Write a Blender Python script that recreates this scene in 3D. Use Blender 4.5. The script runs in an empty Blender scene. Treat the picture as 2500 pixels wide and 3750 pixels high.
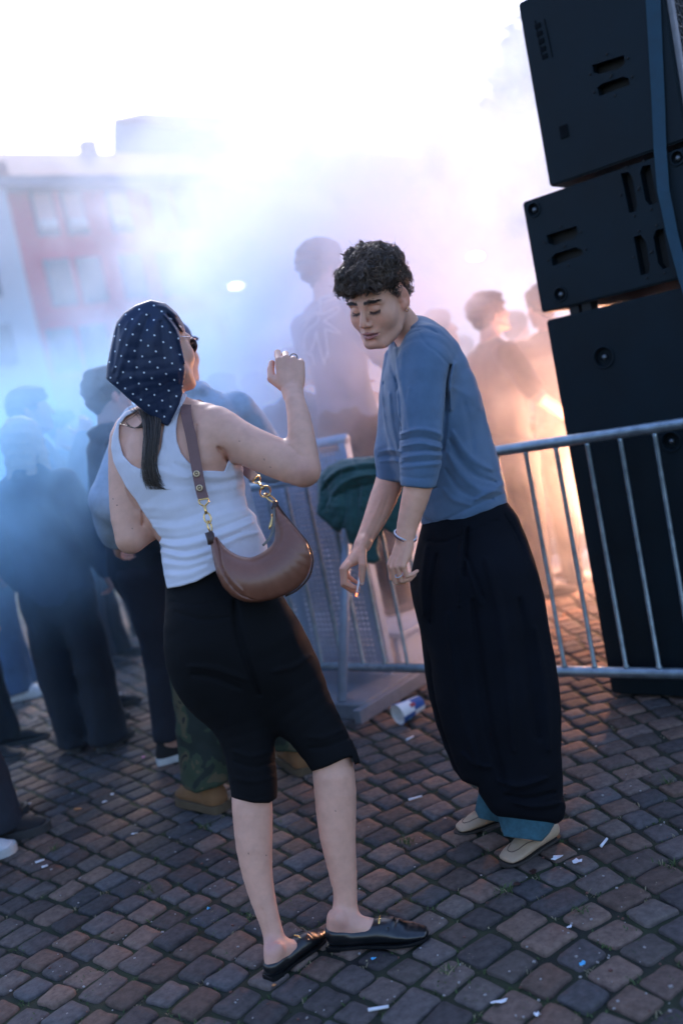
import bpy, math, random
import numpy as np
from mathutils import Vector, Matrix
R_ = math.radians
# ------------------------------------------------------------------ camera
FPX = 3450.0                       # focal length in photo pixels (photo is 2500 x 3750)
CAMH = 1.30
ROLL, PITCH = R_(11.5), R_(5.92)
CAM = np.array([0.0, 0.0, CAMH])
_F = np.array([0, math.cos(PITCH), -math.sin(PITCH)])
_U0 = np.array([0, math.sin(PITCH), math.cos(PITCH)])
_R0 = np.array([1.0, 0, 0])
XC = math.cos(ROLL)*_R0 - math.sin(ROLL)*_U0
YC = math.sin(ROLL)*_R0 + math.cos(ROLL)*_U0
def W(px, py, d):
    return CAM + d*(_F + (px-1250)/FPX*XC + (1875-py)/FPX*YC)
def G(px, py, z=0.0):
    v = _F + (px-1250)/FPX*XC + (1875-py)/FPX*YC
    return CAM + (z-CAMH)/v[2]*v
def proj(P):
    q = np.asarray(P, dtype=np.float64) - CAM
    d = q @ _F
    return 1250 + FPX*(q @ XC)/d, 1875 - FPX*(q @ YC)/d, d
cam_d = bpy.data.cameras.new('camera'); cam = bpy.data.objects.new('camera', cam_d)
bpy.context.scene.collection.objects.link(cam)
cam_d.sensor_fit = 'VERTICAL'; cam_d.sensor_height = 36.0; cam_d.lens = 36.0*FPX/3750
cam_d.clip_start = 0.05; cam_d.clip_end = 500
cam.matrix_world = Matrix(((XC[0], YC[0], -_F[0], CAM[0]), (XC[1], YC[1], -_F[1], CAM[1]),
                           (XC[2], YC[2], -_F[2], CAM[2]), (0, 0, 0, 1)))
cam_d.dof.use_dof = True; cam_d.dof.focus_distance = 2.5; cam_d.dof.aperture_fstop = 1.5
sc = bpy.context.scene; sc.camera = cam
# ------------------------------------------------------------------ light
SUN_EL, SUN_AZ = R_(32), R_(-8)       # azimuth from +Y towards +X
w = bpy.data.worlds.new('World'); sc.world = w; w.use_nodes = True
nt = w.node_tree; bg = nt.nodes['Background']
sky = nt.nodes.new('ShaderNodeTexSky'); sky.sky_type = 'NISHITA'; sky.sun_disc = False
sky.sun_elevation = SUN_EL; sky.sun_rotation = SUN_AZ; sky.air_density = 1.6; sky.dust_density = 2.5; sky.ozone_density = 3.0
tint = nt.nodes.new('ShaderNodeVectorMath'); tint.operation = 'MULTIPLY'; tint.inputs[1].default_value = (.86, .90, 1.15)
nt.links.new(sky.outputs[0], tint.inputs[0]); nt.links.new(tint.outputs[0], bg.inputs[0]); bg.inputs[1].default_value = 0.15
sl = bpy.data.lights.new('sun', 'SUN'); sun = bpy.data.objects.new('sun', sl); sc.collection.objects.link(sun)
sl.energy = 1.7; sl.angle = R_(14); sl.color = (1.0, 0.95, 0.93)
sd = Vector((math.sin(SUN_AZ)*math.cos(SUN_EL), math.cos(SUN_AZ)*math.cos(SUN_EL), math.sin(SUN_EL)))
sun.rotation_euler = sd.to_track_quat('Z', 'Y').to_euler()
sc.view_settings.view_transform = 'Standard'; sc.view_settings.look = 'None'
sc.view_settings.exposure = 1.25; sc.view_settings.gamma = 1.0
sc.cycles.use_denoising = True
sc.cycles.volume_bounces = 5; sc.cycles.max_bounces = 8; sc.cycles.transparent_max_bounces = 12
sc.cycles.volume_step_rate = 1.0; sc.cycles.sample_clamp_indirect = 6.0
# ------------------------------------------------------------------ object helpers
COL = sc.collection
def link(o, parent=None):
    COL.objects.link(o)
    if parent is not None:
        o.parent = parent
        o.matrix_parent_inverse = parent.matrix_world.inverted() if parent.parent is None else (parent.parent.matrix_world @ parent.matrix_local).inverted()
    return o
def tag(o, label=None, cat=None, group=None, kind=None):
    if label: o['label'] = label
    if cat: o['category'] = cat
    if group: o['group'] = group
    if kind: o['kind'] = kind
    return o
def empty(name, loc, label, cat, group=None):
    o = bpy.data.objects.new(name, None); COL.objects.link(o)
    o.matrix_world = Matrix.Translation(Vector(loc)); o.location = Vector(loc)
    o.empty_display_size = 0.1
    return tag(o, label, cat, group)
def mesh_obj(name, V, Fc, mat, parent=None, smooth=True, cols=None, uv=None):
    me = bpy.data.meshes.new(name)
    V = np.asarray(V, dtype=np.float64)
    org = np.zeros(3)
    if parent is None and len(V): org = np.array([V[:,0].mean(), V[:,1].mean(), V[:,2].min()])
    elif parent is not None:
        pw = parent
        org = np.zeros(3)
    if isinstance(Fc, np.ndarray):
        me.vertices.add(len(V)); me.vertices.foreach_set('co', (V-org).astype(np.float32).ravel())
        n, k = Fc.shape
        me.loops.add(n*k); me.loops.foreach_set('vertex_index', Fc.astype(np.int32).ravel())
        me.polygons.add(n); me.polygons.foreach_set('loop_start', np.arange(0, n*k, k, dtype=np.int32))
        me.update(calc_edges=True)
    else:
        me.from_pydata([tuple(p) for p in (V-org)], [], [tuple(f) for f in Fc])
    if smooth: me.polygons.foreach_set('use_smooth', np.ones(len(me.polygons), dtype=bool))
    if cols is not None:
        a = me.color_attributes.new('Col', 'FLOAT_COLOR', 'POINT')
        c = np.ones((len(V), 4), dtype=np.float32); c[:, :3] = cols
        a.data.foreach_set('color', c.ravel())
    if uv is not None:
        l = me.uv_layers.new(name='UVMap')
        idx = np.empty(len(me.loops), dtype=np.int32); me.loops.foreach_get('vertex_index', idx)
        l.data.foreach_set('uv', np.asarray(uv, dtype=np.float32)[idx].ravel())
    for m in (mat if isinstance(mat, (list, tuple)) else [mat]):
        me.materials.append(m)
    me.validate(); me.update()
    o = bpy.data.objects.new(name, me)
    if parent is None:
        o.location = org; COL.objects.link(o)
    else:
        link(o, parent)
    return o
class MB:
    """collects simple shapes into one mesh"""
    def __init__(s): s.v = []; s.f = []; s.m = []; s.mi = 0
    def add(s, V, Fc):
        b = len(s.v); s.v += [tuple(p) for p in V]; s.f += [tuple(b+i for i in f) for f in Fc]; s.m += [s.mi]*len(Fc)
    def box(s, c, h, R=None, bev=0.0):
        R = np.eye(3) if R is None else np.asarray(R)
        c = np.asarray(c, float); h = np.asarray(h, float)
        if bev <= 0:
            P = [(x, y, z) for x in (-1, 1) for y in (-1, 1) for z in (-1, 1)]
            V = [c + R @ (np.array(p)*h) for p in P]
            s.add(V, [(0,1,3,2),(4,6,7,5),(0,4,5,1),(2,3,7,6),(0,2,6,4),(1,5,7,3)]); return
        bm = bmesh.new(); bmesh.ops.create_cube(bm, size=2)
        for v in bm.verts: v.co = Vector(np.array(v.co)*h)
        bmesh.ops.bevel(bm, geom=list(bm.edges), offset=bev, segments=2, affect='EDGES', profile=0.5)
        bm.verts.index_update()
        s.add([c + R @ np.array(v.co) for v in bm.verts], [[v.index for v in f.verts] for f in bm.faces]); bm.free()
    def tube(s, pts, r, n=10, caps=True, closed=False, flat=None):
        pts = [np.asarray(p, float) for p in pts]; m = len(pts)
        rs = r if isinstance(r, (list, tuple, np.ndarray)) else [r]*m
        V = []; Fc = []; prev = None
        for i, p in enumerate(pts):
            if closed: t = pts[(i+1) % m]-pts[i-1]
            else: t = pts[min(i+1, m-1)]-pts[max(i-1, 0)]
            t = t/(np.linalg.norm(t)+1e-12)
            if prev is None:
                a = np.array([0, 0, 1.0]) if abs(t[2]) < .9 else np.array([1.0, 0, 0])
                if flat is not None: a = np.asarray(flat[1], float)
                u = np.cross(t, a)
                if np.linalg.norm(u) < 1e-6: u = np.cross(t, [0, 1.0, 0.1])
            else: u = prev - t*np.dot(prev, t)
            u /= np.linalg.norm(u); prev = u; v = np.cross(t, u)
            fl = 1.0 if flat is None else flat[0]
            for k in range(n):
                a = 2*math.pi*k/n
                V.append(p + rs[i]*(math.cos(a)*u + fl*math.sin(a)*v))
        for i in range(m if closed else m-1):
            j = (i+1) % m
            for k in range(n):
                Fc.append((i*n+k, i*n+(k+1) % n, j*n+(k+1) % n, j*n+k))
        if caps and not closed:
            Fc.append(tuple(range(n))[::-1]); Fc.append(tuple((m-1)*n+k for k in range(n)))
        s.add(V, Fc)
    def ring(s, c, nrm, R, r, n=24, k=8, sx=1.0, ax=None):
        c = np.asarray(c, float); nrm = np.asarray(nrm, float); nrm /= np.linalg.norm(nrm)
        a = np.array([0, 0, 1.0]) if ax is None else np.asarray(ax, float)
        u = np.cross(nrm, a)
        if np.linalg.norm(u) < 1e-3: u = np.cross(nrm, [1.0, 0, 0])
        u /= np.linalg.norm(u); v = np.cross(nrm, u)
        s.tube([c + R*(math.cos(t)*u + sx*math.sin(t)*v) for t in np.linspace(0, 2*math.pi, n, endpoint=False)], r, k, closed=True)
    def ball(s, c, r, n=12, k=8, R=None):
        c = np.asarray(c, float); r = np.ones(3)*r; R = np.eye(3) if R is None else R
        V = [c + R @ (r*np.array([0, 0, 1.0]))]
        for i in range(1, k):
            a = math.pi*i/k
            for j in range(n):
                b = 2*math.pi*j/n
                V.append(c + R @ (r*np.array([math.sin(a)*math.cos(b), math.sin(a)*math.sin(b), math.cos(a)])))
        V.append(c - R @ (r*np.array([0, 0, 1.0])))
        Fc = [(0, 1+j, 1+(j+1) % n) for j in range(n)]
        for i in range(k-2):
            for j in range(n):
                Fc.append((1+i*n+j, 1+(i+1)*n+j, 1+(i+1)*n+(j+1) % n, 1+i*n+(j+1) % n))
        L = len(V)-1
        Fc += [(L, 1+(k-2)*n+(j+1) % n, 1+(k-2)*n+j) for j in range(n)]
        s.add(V, Fc)
    def prism(s, poly, org, ex, ey, ez, depth):
        """polygon (x, y) in plane ex/ey, extruded from 0 to depth along ez"""
        n = len(poly)
        V = [org + x*ex + y*ey for x, y in poly] + [org + x*ex + y*ey + depth*ez for x, y in poly]
        s.add(V, [tuple(range(n))[::-1], tuple(range(n, 2*n))] + [(i, (i+1) % n, n+(i+1) % n, n+i) for i in range(n)])
    def build(s, name, mat, parent=None, smooth=False, auto=None):
        o = mesh_obj(name, s.v, s.f, mat, parent, smooth)
        o.data.polygons.foreach_set('material_index', np.array(s.m, dtype=np.int32))
        if auto is not None:
            o.data.polygons.foreach_set('use_smooth', np.ones(len(o.data.polygons), dtype=bool))
            o.data.set_sharp_from_angle(angle=R_(auto))
        bm = bmesh.new(); bm.from_mesh(o.data); bmesh.ops.recalc_face_normals(bm, faces=bm.faces); bm.to_mesh(o.data); bm.free()
        return o
import bmesh
# ------------------------------------------------------------------ materials
def _n(nt, t, **kw):
    n = nt.nodes.new(t)
    for k, v in kw.items():
        if k in n.inputs: n.inputs[k].default_value = v
        else: setattr(n, k, v)
    return n
def mat(name, col, rough=0.7, var=0.15, scale=20.0, bump=0.0, bscale=200.0, metal=0.0, vcol=False, spec=0.5,
        sheen=0.0, coat=0.0, sss=0.0, col2=None, wave=None, detail=6.0, aniso=None):
    m = bpy.data.materials.new(name); m.use_nodes = True
    nt = m.node_tree; b = nt.nodes['Principled BSDF']; L = nt.links.new
    tc = _n(nt, 'ShaderNodeTexCoord')
    b.inputs['Roughness'].default_value = rough; b.inputs['Metallic'].default_value = metal
    b.inputs['Specular IOR Level'].default_value = spec
    if sheen: b.inputs['Sheen Weight'].default_value = sheen; b.inputs['Sheen Roughness'].default_value = .4
    if coat: b.inputs['Coat Weight'].default_value = coat; b.inputs['Coat Roughness'].default_value = .15
    if sss:
        b.inputs['Subsurface Weight'].default_value = sss; b.inputs['Subsurface Radius'].default_value = (1.0, .35, .2)
        b.inputs['Subsurface Scale'].default_value = .008
    ns = _n(nt, 'ShaderNodeTexNoise', Scale=scale, Detail=detail, Roughness=.6); mp = _n(nt, 'ShaderNodeMapping'); mp.inputs['Rotation'].default_value = (.62, .41, .87); L(tc.outputs['Object'], mp.inputs['Vector']); L(mp.outputs[0], ns.inputs['Vector'])
    mr = _n(nt, 'ShaderNodeMapRange'); mr.inputs['From Min'].default_value = .3; mr.inputs['From Max'].default_value = .7
    L(ns.outputs['Fac'], mr.inputs['Value'])
    mx = _n(nt, 'ShaderNodeMix', data_type='RGBA')
    L(mr.outputs['Result'], mx.inputs['Factor'])
    if vcol:
        at = _n(nt, 'ShaderNodeAttribute', attribute_name='Col')
        hs1 = _n(nt, 'ShaderNodeVectorMath', operation='SCALE'); hs1.inputs['Scale'].default_value = 1-var
        hs2 = _n(nt, 'ShaderNodeVectorMath', operation='SCALE'); hs2.inputs['Scale'].default_value = 1+var
        L(at.outputs['Color'], hs1.inputs[0]); L(at.outputs['Color'], hs2.inputs[0])
        L(hs1.outputs[0], mx.inputs['A']); L(hs2.outputs[0], mx.inputs['B'])
    else:
        c = np.array(col[:3]); c2 = np.array(col2[:3]) if col2 is not None else c*(1+var)
        mx.inputs['A'].default_value = (*(c if col2 is not None else c*(1-var)), 1); mx.inputs['B'].default_value = (*c2, 1)
    L(mx.outputs['Result'], b.inputs['Base Color'])
    if bump:
        n2 = _n(nt, 'ShaderNodeTexNoise', Scale=bscale, Detail=4.0); L(mp.outputs[0], n2.inputs['Vector'])
        h = n2.outputs['Fac']
        bp = _n(nt, 'ShaderNodeBump', Strength=bump, Distance=.002)
        if wave:                                   # knit ribs / twill: (axis, scale, weight)
            wv = _n(nt, 'ShaderNodeTexWave', Scale=wave[1], Distortion=.6); wv.bands_direction = wave[0]
            L(tc.outputs['Object'], wv.inputs['Vector'])
            ad = _n(nt, 'ShaderNodeMath', operation='MULTIPLY_ADD'); ad.inputs[1].default_value = wave[2]
            L(wv.outputs['Fac'], ad.inputs[0]); L(h, ad.inputs[2]); h = ad.outputs[0]
        L(h, bp.inputs['Height']); L(bp.outputs[0], b.inputs['Normal'])
        rr = _n(nt, 'ShaderNodeMapRange'); rr.inputs['To Min'].default_value = max(0, rough-.08); rr.inputs['To Max'].default_value = min(1, rough+.08)
        L(ns.outputs['Fac'], rr.inputs['Value']); L(rr.outputs['Result'], b.inputs['Roughness'])
    return m
def emat(name, col, strength):
    m = bpy.data.materials.new(name); m.use_nodes = True; b = m.node_tree.nodes['Principled BSDF']
    b.inputs['Base Color'].default_value = (*col, 1); b.inputs['Emission Color'].default_value = (*col, 1)
    b.inputs['Emission Strength'].default_value = strength
    return m
# ------------------------------------------------------------------ signed-distance modelling
f32 = np.float32
def nz(v): v = np.asarray(v, float); return v/(np.linalg.norm(v)+1e-12)
def catmull(P, n):
    P = np.asarray(P, float)
    if n <= 1 or len(P) < 3: return P
    Q = np.vstack([2*P[0]-P[1], P, 2*P[-1]-P[-2]]); out = []
    for i in range(len(P)-1):
        a, b, c, d = Q[i:i+4]
        for t in np.arange(n)/n:
            out.append(.5*((2*b)+(-a+c)*t+(2*a-5*b+4*c-d)*t*t+(-a+3*b-3*c+d)*t**3))
    out.append(P[-1]); return np.array(out)
class Chain:
    """tube of elliptical cross-sections. pts rows: x,y,z, ru (across the view), rv (towards the view)"""
    def __init__(s, pts, view=None, sub=2, k=.01, udir=None):
        A = np.asarray(pts, float)
        if A.shape[1] == 4: A = np.hstack([A, A[:, 3:4]])
        A = catmull(A, sub); A[:, 3:] = np.maximum(A[:, 3:], 1e-3)
        s.A = A; s.k = min(k, .001); s.view = _F if view is None else view; s.udir = udir
        m = A[:, 3:].max()
        s.lo = A[:, :3].min(0)-m; s.hi = A[:, :3].max(0)+m
    def __call__(s, P):
        out = None; A = s.A
        for i in range(len(A)-1):
            a, b = A[i, :3], A[i+1, :3]; ab = b-a; L = np.linalg.norm(ab)
            if L < 1e-6: continue
            w_ = ab/L
            if s.udir is not None: u = nz(s.udir - w_*np.dot(s.udir, w_)); v = np.cross(w_, u)
            else:
                u = np.cross(s.view, w_); u = nz(u); v = np.cross(w_, u)
            q = P - a.astype(f32)
            h = q @ w_.astype(f32); t = np.clip(h/L, 0, 1)
            ru = A[i, 3]+t*(A[i+1, 3]-A[i, 3]); rv = A[i, 4]+t*(A[i+1, 4]-A[i, 4])
            dw = h-t*L; du = q @ u.astype(f32); dv = q @ v.astype(f32); rw = np.minimum(ru, rv)
            k0 = np.sqrt((du/ru)**2+(dv/rv)**2+(dw/rw)**2)+1e-6
            k1 = np.sqrt((du/ru**2)**2+(dv/rv**2)**2+(dw/rw**2)**2)+1e-6
            d = k0*(k0-1)/k1
            out = d if out is None else smin(out, d, s.k)
        return out.astype(f32)
class Ell:
    def __init__(s, c, r, R=None):
        s.c = np.asarray(c, float); s.r = np.ones(3)*np.asarray(r, float); s.R = np.eye(3) if R is None else np.asarray(R)   # columns = axes
        m = np.abs(s.R) @ s.r; s.lo = s.c-m; s.hi = s.c+m
    def __call__(s, P):
        q = (P-s.c.astype(f32)) @ s.R.astype(f32); r = s.r.astype(f32)
        k0 = np.sqrt(((q/r)**2).sum(-1))+1e-6; k1 = np.sqrt(((q/r**2)**2).sum(-1))+1e-6
        return k0*(k0-1)/k1
class Box:
    def __init__(s, c, h, R=None, rd=.005):
        s.c = np.asarray(c, float); s.h = np.asarray(h, float)-rd; s.R = np.eye(3) if R is None else np.asarray(R); s.rd = rd
        m = np.abs(s.R) @ (s.h+rd); s.lo = s.c-m; s.hi = s.c+m
    def __call__(s, P):
        q = np.abs((P-s.c.astype(f32)) @ s.R.astype(f32))-s.h.astype(f32)
        return (np.sqrt((np.maximum(q, 0)**2).sum(-1))+np.minimum(q.max(-1), 0)-s.rd).astype(f32)
class Plane:                                   # inside = below the plane (n points out)
    def __init__(s, p, n): s.p = np.asarray(p, float); s.n = nz(n); s.lo = s.p-99; s.hi = s.p+99
    def __call__(s, P): return (P-s.p.astype(f32)) @ s.n.astype(f32)
def _px(P):
    q = P-CAM.astype(f32); d = q @ _F.astype(f32)
    return FPX*(q @ XC.astype(f32))/d+1250, 1875-FPX*(q @ YC.astype(f32))/d, d
class Poly:                                    # region seen inside a polygon, cut along the lines of sight of the tailor's pattern
    def __init__(s, pts, d0, closed=True):
        s.p = np.asarray(pts, float); s.d0 = d0; s.lo = np.full(3, -99.); s.hi = np.full(3, 99.)
    def __call__(s, P):
        x, y, d = _px(P); n = len(s.p); best = None; ins = np.zeros(x.shape, bool)
        for i in range(n):
            a = s.p[i]; b = s.p[(i+1) % n]; e = b-a; L2 = e @ e
            wx, wy = x-a[0], y-a[1]; t = np.clip((wx*e[0]+wy*e[1])/L2, 0, 1)
            dd = (wx-t*e[0])**2+(wy-t*e[1])**2
            best = dd if best is None else np.minimum(best, dd)
            c = ((a[1] > y) != (b[1] > y))
            with np.errstate(divide='ignore', invalid='ignore'):
                xi = e[0]*(y-a[1])/(e[1] if abs(e[1]) > 1e-9 else 1e-9)+a[0]
            ins ^= c & (x < xi)
        r = np.sqrt(best)*s.d0/FPX
        return np.where(ins, -r, r).astype(f32)
def smin(a, b, k):
    if k <= 0: return np.minimum(a, b)
    h = np.maximum(k-np.abs(a-b), 0)/k
    return np.minimum(a, b)-h*h*k*.25
def crease_f(pts, wpx, amp, sub=3):
    """fold: raised (amp>0) or sunk (amp<0) line drawn through photo-pixel points"""
    P = catmull(np.asarray(pts, float), sub)
    return (P, wpx, amp, P.min(0)-3*wpx, P.max(0)+3*wpx)
class SDF:
    def __init__(s): s.ops = []; s.cr = []; s.fn = []
    def u(s, p, k=.01): s.ops.append(('u', p, k)); return s
    def sub(s, p, k=.01): s.ops.append(('s', p, k)); return s
    def cut(s, p, k=.002): s.ops.append(('i', p, k)); return s
    def off(s, a): s.ops.append(('o', a, 0)); return s
    def crease(s, pts, w_, a, sub=3): s.cr.append(crease_f(pts, w_, a, sub)); return s
    def ev(s, P, lo, hi):
        """P: (B, n, 3); lo, hi: block boxes (B, 3)"""
        B = len(P); D = np.full(P.shape[:2], 1.0, f32); mg = .03
        for op, p, k in s.ops:
            if op == 'o': D = D-f32(p); continue
            m = ((lo-mg-k) <= p.hi).all(1) & ((hi+mg+k) >= p.lo).all(1)
            if not m.any(): continue
            full = m.all(); Q = P if full else P[m]
            v = p(Q.reshape(-1, 3)).reshape(Q.shape[:2]); c = D if full else D[m]
            if op == 'u': r = smin(c, v, k)
            elif op == 's': r = -smin(-c, v, k)
            else: r = -smin(-c, -v, k)
            if full: D = r.astype(f32)
            else: D[m] = r
        if s.cr or s.fn:
            near = np.abs(D).min(1) < .05
            if near.any():
                Q = P[near].reshape(-1, 3); x, y, d = _px(Q); x = x.reshape(-1, P.shape[1]); y = y.reshape(x.shape); E = np.zeros(x.shape, f32)
                bx0, bx1, by0, by1 = x.min(1), x.max(1), y.min(1), y.max(1)
                for cp, w_, a, l, h in s.cr:
                    m = (bx1 >= l[0]) & (bx0 <= h[0]) & (by1 >= l[1]) & (by0 <= h[1])
                    if not m.any(): continue
                    xx, yy = x[m], y[m]; best = None; n = len(cp)-1
                    for i in range(n):
                        A = cp[i]; e = cp[i+1]-A; L2 = e @ e+1e-9
                        wx, wy = xx-A[0], yy-A[1]; t = np.clip((wx*e[0]+wy*e[1])/L2, 0, 1)
                        g = (wx-t*e[0])**2+(wy-t*e[1])**2
                        tt = (i+t)/n; g = g/(w_*w_)/np.maximum(.15, 1-(2*tt-1)**2*.8)
                        best = g if best is None else np.minimum(best, g)
                    E[m] += a*np.exp(-best)
                for fn in s.fn: E += fn(Q).reshape(E.shape)
                D[near] -= E
        return D
    def mesh(s, vox, lo=None, hi=None, nb=8):
        us = [o[1] for o in s.ops if o[0] == 'u']
        lo = np.min([p.lo for p in us], 0)-3*vox if lo is None else np.asarray(lo, float)
        hi = np.max([p.hi for p in us], 0)+3*vox if hi is None else np.asarray(hi, float)
        bs = vox*nb; nbk = np.ceil((hi-lo)/bs).astype(int)
        I = np.stack(np.meshgrid(*[np.arange(k) for k in nbk], indexing='ij'), -1).reshape(-1, 3)
        bl = lo+I*bs; bh = bl+bs
        c = ((bl+bh)/2).astype(f32)[:, None, :]
        keep = []
        for j in range(0, len(I), 20000):
            d = s.ev(c[j:j+20000], bl[j:j+20000], bh[j:j+20000])[:, 0]
            keep.append(np.abs(d) < bs*1.35+.006)
        keep = np.concatenate(keep); I = I[keep]
        g = np.stack(np.meshgrid(*[np.arange(nb+1)]*3, indexing='ij'), -1).reshape(-1, 3)
        NG = nbk*nb+2
        ids = []; pos = []; E = [[], [], []]
        cor = np.array([(a, b, c_) for a in (0, 1) for b in (0, 1) for c_ in (0, 1)])
        edges = [(i, j) for i in range(8) for j in range(i+1, 8) if np.abs(cor[i]-cor[j]).sum() == 1]
        for j in range(0, len(I), 1500):
            Ib = I[j:j+1500]
            li = Ib[:, None, :]*nb+g[None]
            P = (lo+li*vox).astype(f32); b0 = lo+Ib*bs
            V = s.ev(P, b0, b0+bs).reshape(-1, nb+1, nb+1, nb+1)
            S = V < 0
            cs = [V[:, a:nb+a, b:nb+b, c_:nb+c_] for a, b, c_ in cor]
            ss = np.stack([x < 0 for x in cs]).sum(0)
            act = (ss > 0) & (ss < 8)
            w_ = np.argwhere(act)
            if not len(w_): continue
            vals = np.stack([x[act] for x in cs], 1)
            acc = np.zeros((len(w_), 3)); cnt = np.zeros(len(w_))
            for e0, e1 in edges:
                a, b = vals[:, e0], vals[:, e1]; m = (a < 0) != (b < 0)
                t = a[m]/(a[m]-b[m]); acc[m] += cor[e0]+t[:, None]*(cor[e1]-cor[e0]); cnt[m] += 1
            cell = Ib[w_[:, 0]]*nb+w_[:, 1:]
            pos.append(lo+(cell+acc/cnt[:, None])*vox)
            ids.append(cell[:, 0]+cell[:, 1]*NG[0]+cell[:, 2]*NG[0]*NG[1])
            for ax in range(3):
                sl_ = [slice(0, nb)]*3; sl_[ax] = slice(1, nb+1)
                s0 = S[:, :nb, :nb, :nb]; s1 = S[(slice(None), *sl_)]
                m = s0 != s1; q = np.argwhere(m)
                if len(q):
                    cc = Ib[q[:, 0]]*nb+q[:, 1:]
                    E[ax].append(np.hstack([cc, s0[m][:, None]]))
        pos = np.vstack(pos); ids = np.concatenate(ids); o = np.argsort(ids); ids = ids[o]; pos = pos[o]
        mul = np.array([1, NG[0], NG[0]*NG[1]]); Fs = []
        for ax in range(3):
            if not E[ax]: continue
            e = np.vstack(E[ax]); cc, sg = e[:, :3], e[:, 3].astype(bool)
            b, c_ = (ax+1) % 3, (ax+2) % 3; base = cc @ mul
            q = np.stack([base, base-mul[b], base-mul[b]-mul[c_], base-mul[c_]], 1)
            k = np.searchsorted(ids, q); k = np.minimum(k, len(ids)-1); ok = (ids[k] == q).all(1)
            k = k[ok]; sg = sg[ok]; k[~sg] = k[~sg][:, ::-1]; Fs.append(k)
        return pos, np.vstack(Fs)
def relax(V, F, it=2, lam=.5):
    e = np.vstack([F[:, [0, 1]], F[:, [1, 2]], F[:, [2, 3]], F[:, [3, 0]]])
    n = len(V); cnt = np.bincount(e[:, 0], minlength=n)+np.bincount(e[:, 1], minlength=n); cnt = np.maximum(cnt, 1)
    for _ in range(it):
        A = np.zeros_like(V)
        for k in range(3):
            A[:, k] = np.bincount(e[:, 0], V[e[:, 1], k], n)+np.bincount(e[:, 1], V[e[:, 0], k], n)
        V = V+lam*(A/cnt[:, None]-V)
    return V
def smooth_noise(P, s, seed=0):
    """cheap value noise from summed sines"""
    rg = np.random.RandomState(seed); o = 0
    for i in range(6):
        k = rg.normal(size=3)*s*(1+.5*i/3); o = o+np.sin(P @ k.astype(P.dtype)+rg.rand()*6.28)/(1+i*.3)
    return o/3
def PX(rows, d0=None, s=1.0):
    """rows (px, py, depth, half-width in px, half-depth in m) -> chain points in metres"""
    out = []
    for r in rows:
        px, py, d, ru = r[:4]; rv = r[4] if len(r) > 4 else None
        q = W(px, py, d); ru_ = ru*d/FPX*s
        out.append([*q, ru_, ru_ if rv is None else rv])
    return out
# ------------------------------------------------------------------ paving
rng = random.Random(7); nrg = np.random.RandomState(5)
def paving():
    V = []; Fc = []; C = []
    pal = np.array([(.125,.108,.105), (.105,.098,.102), (.145,.112,.100), (.092,.096,.108), (.160,.122,.106), (.118,.108,.106), (.085,.082,.088)])
    HW = .74; Rr = HW/math.sin(R_(45)); ring = .098
    def stone(q):
        q = np.array(q); c = q.mean(0); q = c+(q-c)*(1-.0072/max(.03, .5*np.linalg.norm(q[2]-q[0])*.7))+nrg.normal(0, .0028, q.shape)
        out = []
        for i in range(4):
            a, b, d = q[i-1], q[i], q[(i+1) % 4]; r = nrg.uniform(.07, .17)
            out += [b+(a-b)*r, b+((a-b)+(d-b))*r*.28, b+(d-b)*r, (b+d)/2+nrg.normal(0, .0016, 2)]
        out = np.array(out); n = len(out); b0 = len(V)
        z = nrg.normal(0, .0016); tx, ty = nrg.normal(0, .022, 2)
        inn = c+(out-c)*.935; in2 = c+(out-c)*.5
        zz = lambda p, h: z+h+(p-c) @ np.array([tx, ty])
        for p in out: V.append((p[0], p[1], -.018))
        for p in out: V.append((*(c+(p-c)*.992), zz(p, -.0045)))
        for p in inn: V.append((p[0], p[1], zz(p, -.0006)+nrg.normal(0, .0004)))
        for p in in2: V.append((p[0], p[1], zz(p, .0006)+nrg.normal(0, .0005)))
        V.append((c[0], c[1], z+.0008))
        for k in range(3):
            for i in range(n):
                j = (i+1) % n; Fc.append((b0+k*n+i, b0+k*n+j, b0+(k+1)*n+j, b0+(k+1)*n+i))
        for i in range(0, n): Fc.append((b0+3*n+i, b0+3*n+(i+1) % n, b0+4*n, b0+4*n))
        col = pal[nrg.randint(len(pal))]*nrg.uniform(.6, 1.1)*np.array([1.08, .97, .88]); C.extend([col]*(4*n+1))
    cx, cy = 1.2, .62; r = 1.0; ni = 0; n = 0
    while r < 9.6:                                   # wide fan-shaped rings of setts
        if ni == 0: ni = nrg.randint(6, 10); n = int(round(2*math.pi*(r+ring*ni/2)/.101)); ph = nrg.uniform(0, 1)
        ni -= 1; ph += nrg.uniform(-.06, .06)+(.5 if nrg.rand() < .12 else 0)
        k0, k1 = int(n*.14), int(n*.62); ja = nrg.uniform(-.07, .07, n+2)
        for k in range(k0, k1):
            a0, a1 = [(k+e+ph+ja[k+e])*2*math.pi/n for e in (0, 1)]
            m = (cx+r*math.cos(a0), cy+r*math.sin(a0)); x, y, d = proj(np.array([m[0], m[1], 0]))
            if d > .5 and -450 < x < 2950 and 2050 < y < 4250 and m[1] < 8.8:
                q = [(cx+rr*math.cos(a), cy+rr*math.sin(a)) for a, rr in ((a0, r), (a1, r), (a1, r+ring), (a0, r+ring))]
                stone(q)
        r += ring
    F = [f if f[2] != f[3] else f[:3] for f in Fc]
    m = mat('porphyry', (.1,.1,.1), rough=.92, var=.3, scale=55, bump=.8, bscale=240, vcol=True, spec=.2)
    o = mesh_obj('paving_stones', V, F, m, None, True, cols=np.array(C)); tag(o, kind='structure')
paving()
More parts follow.
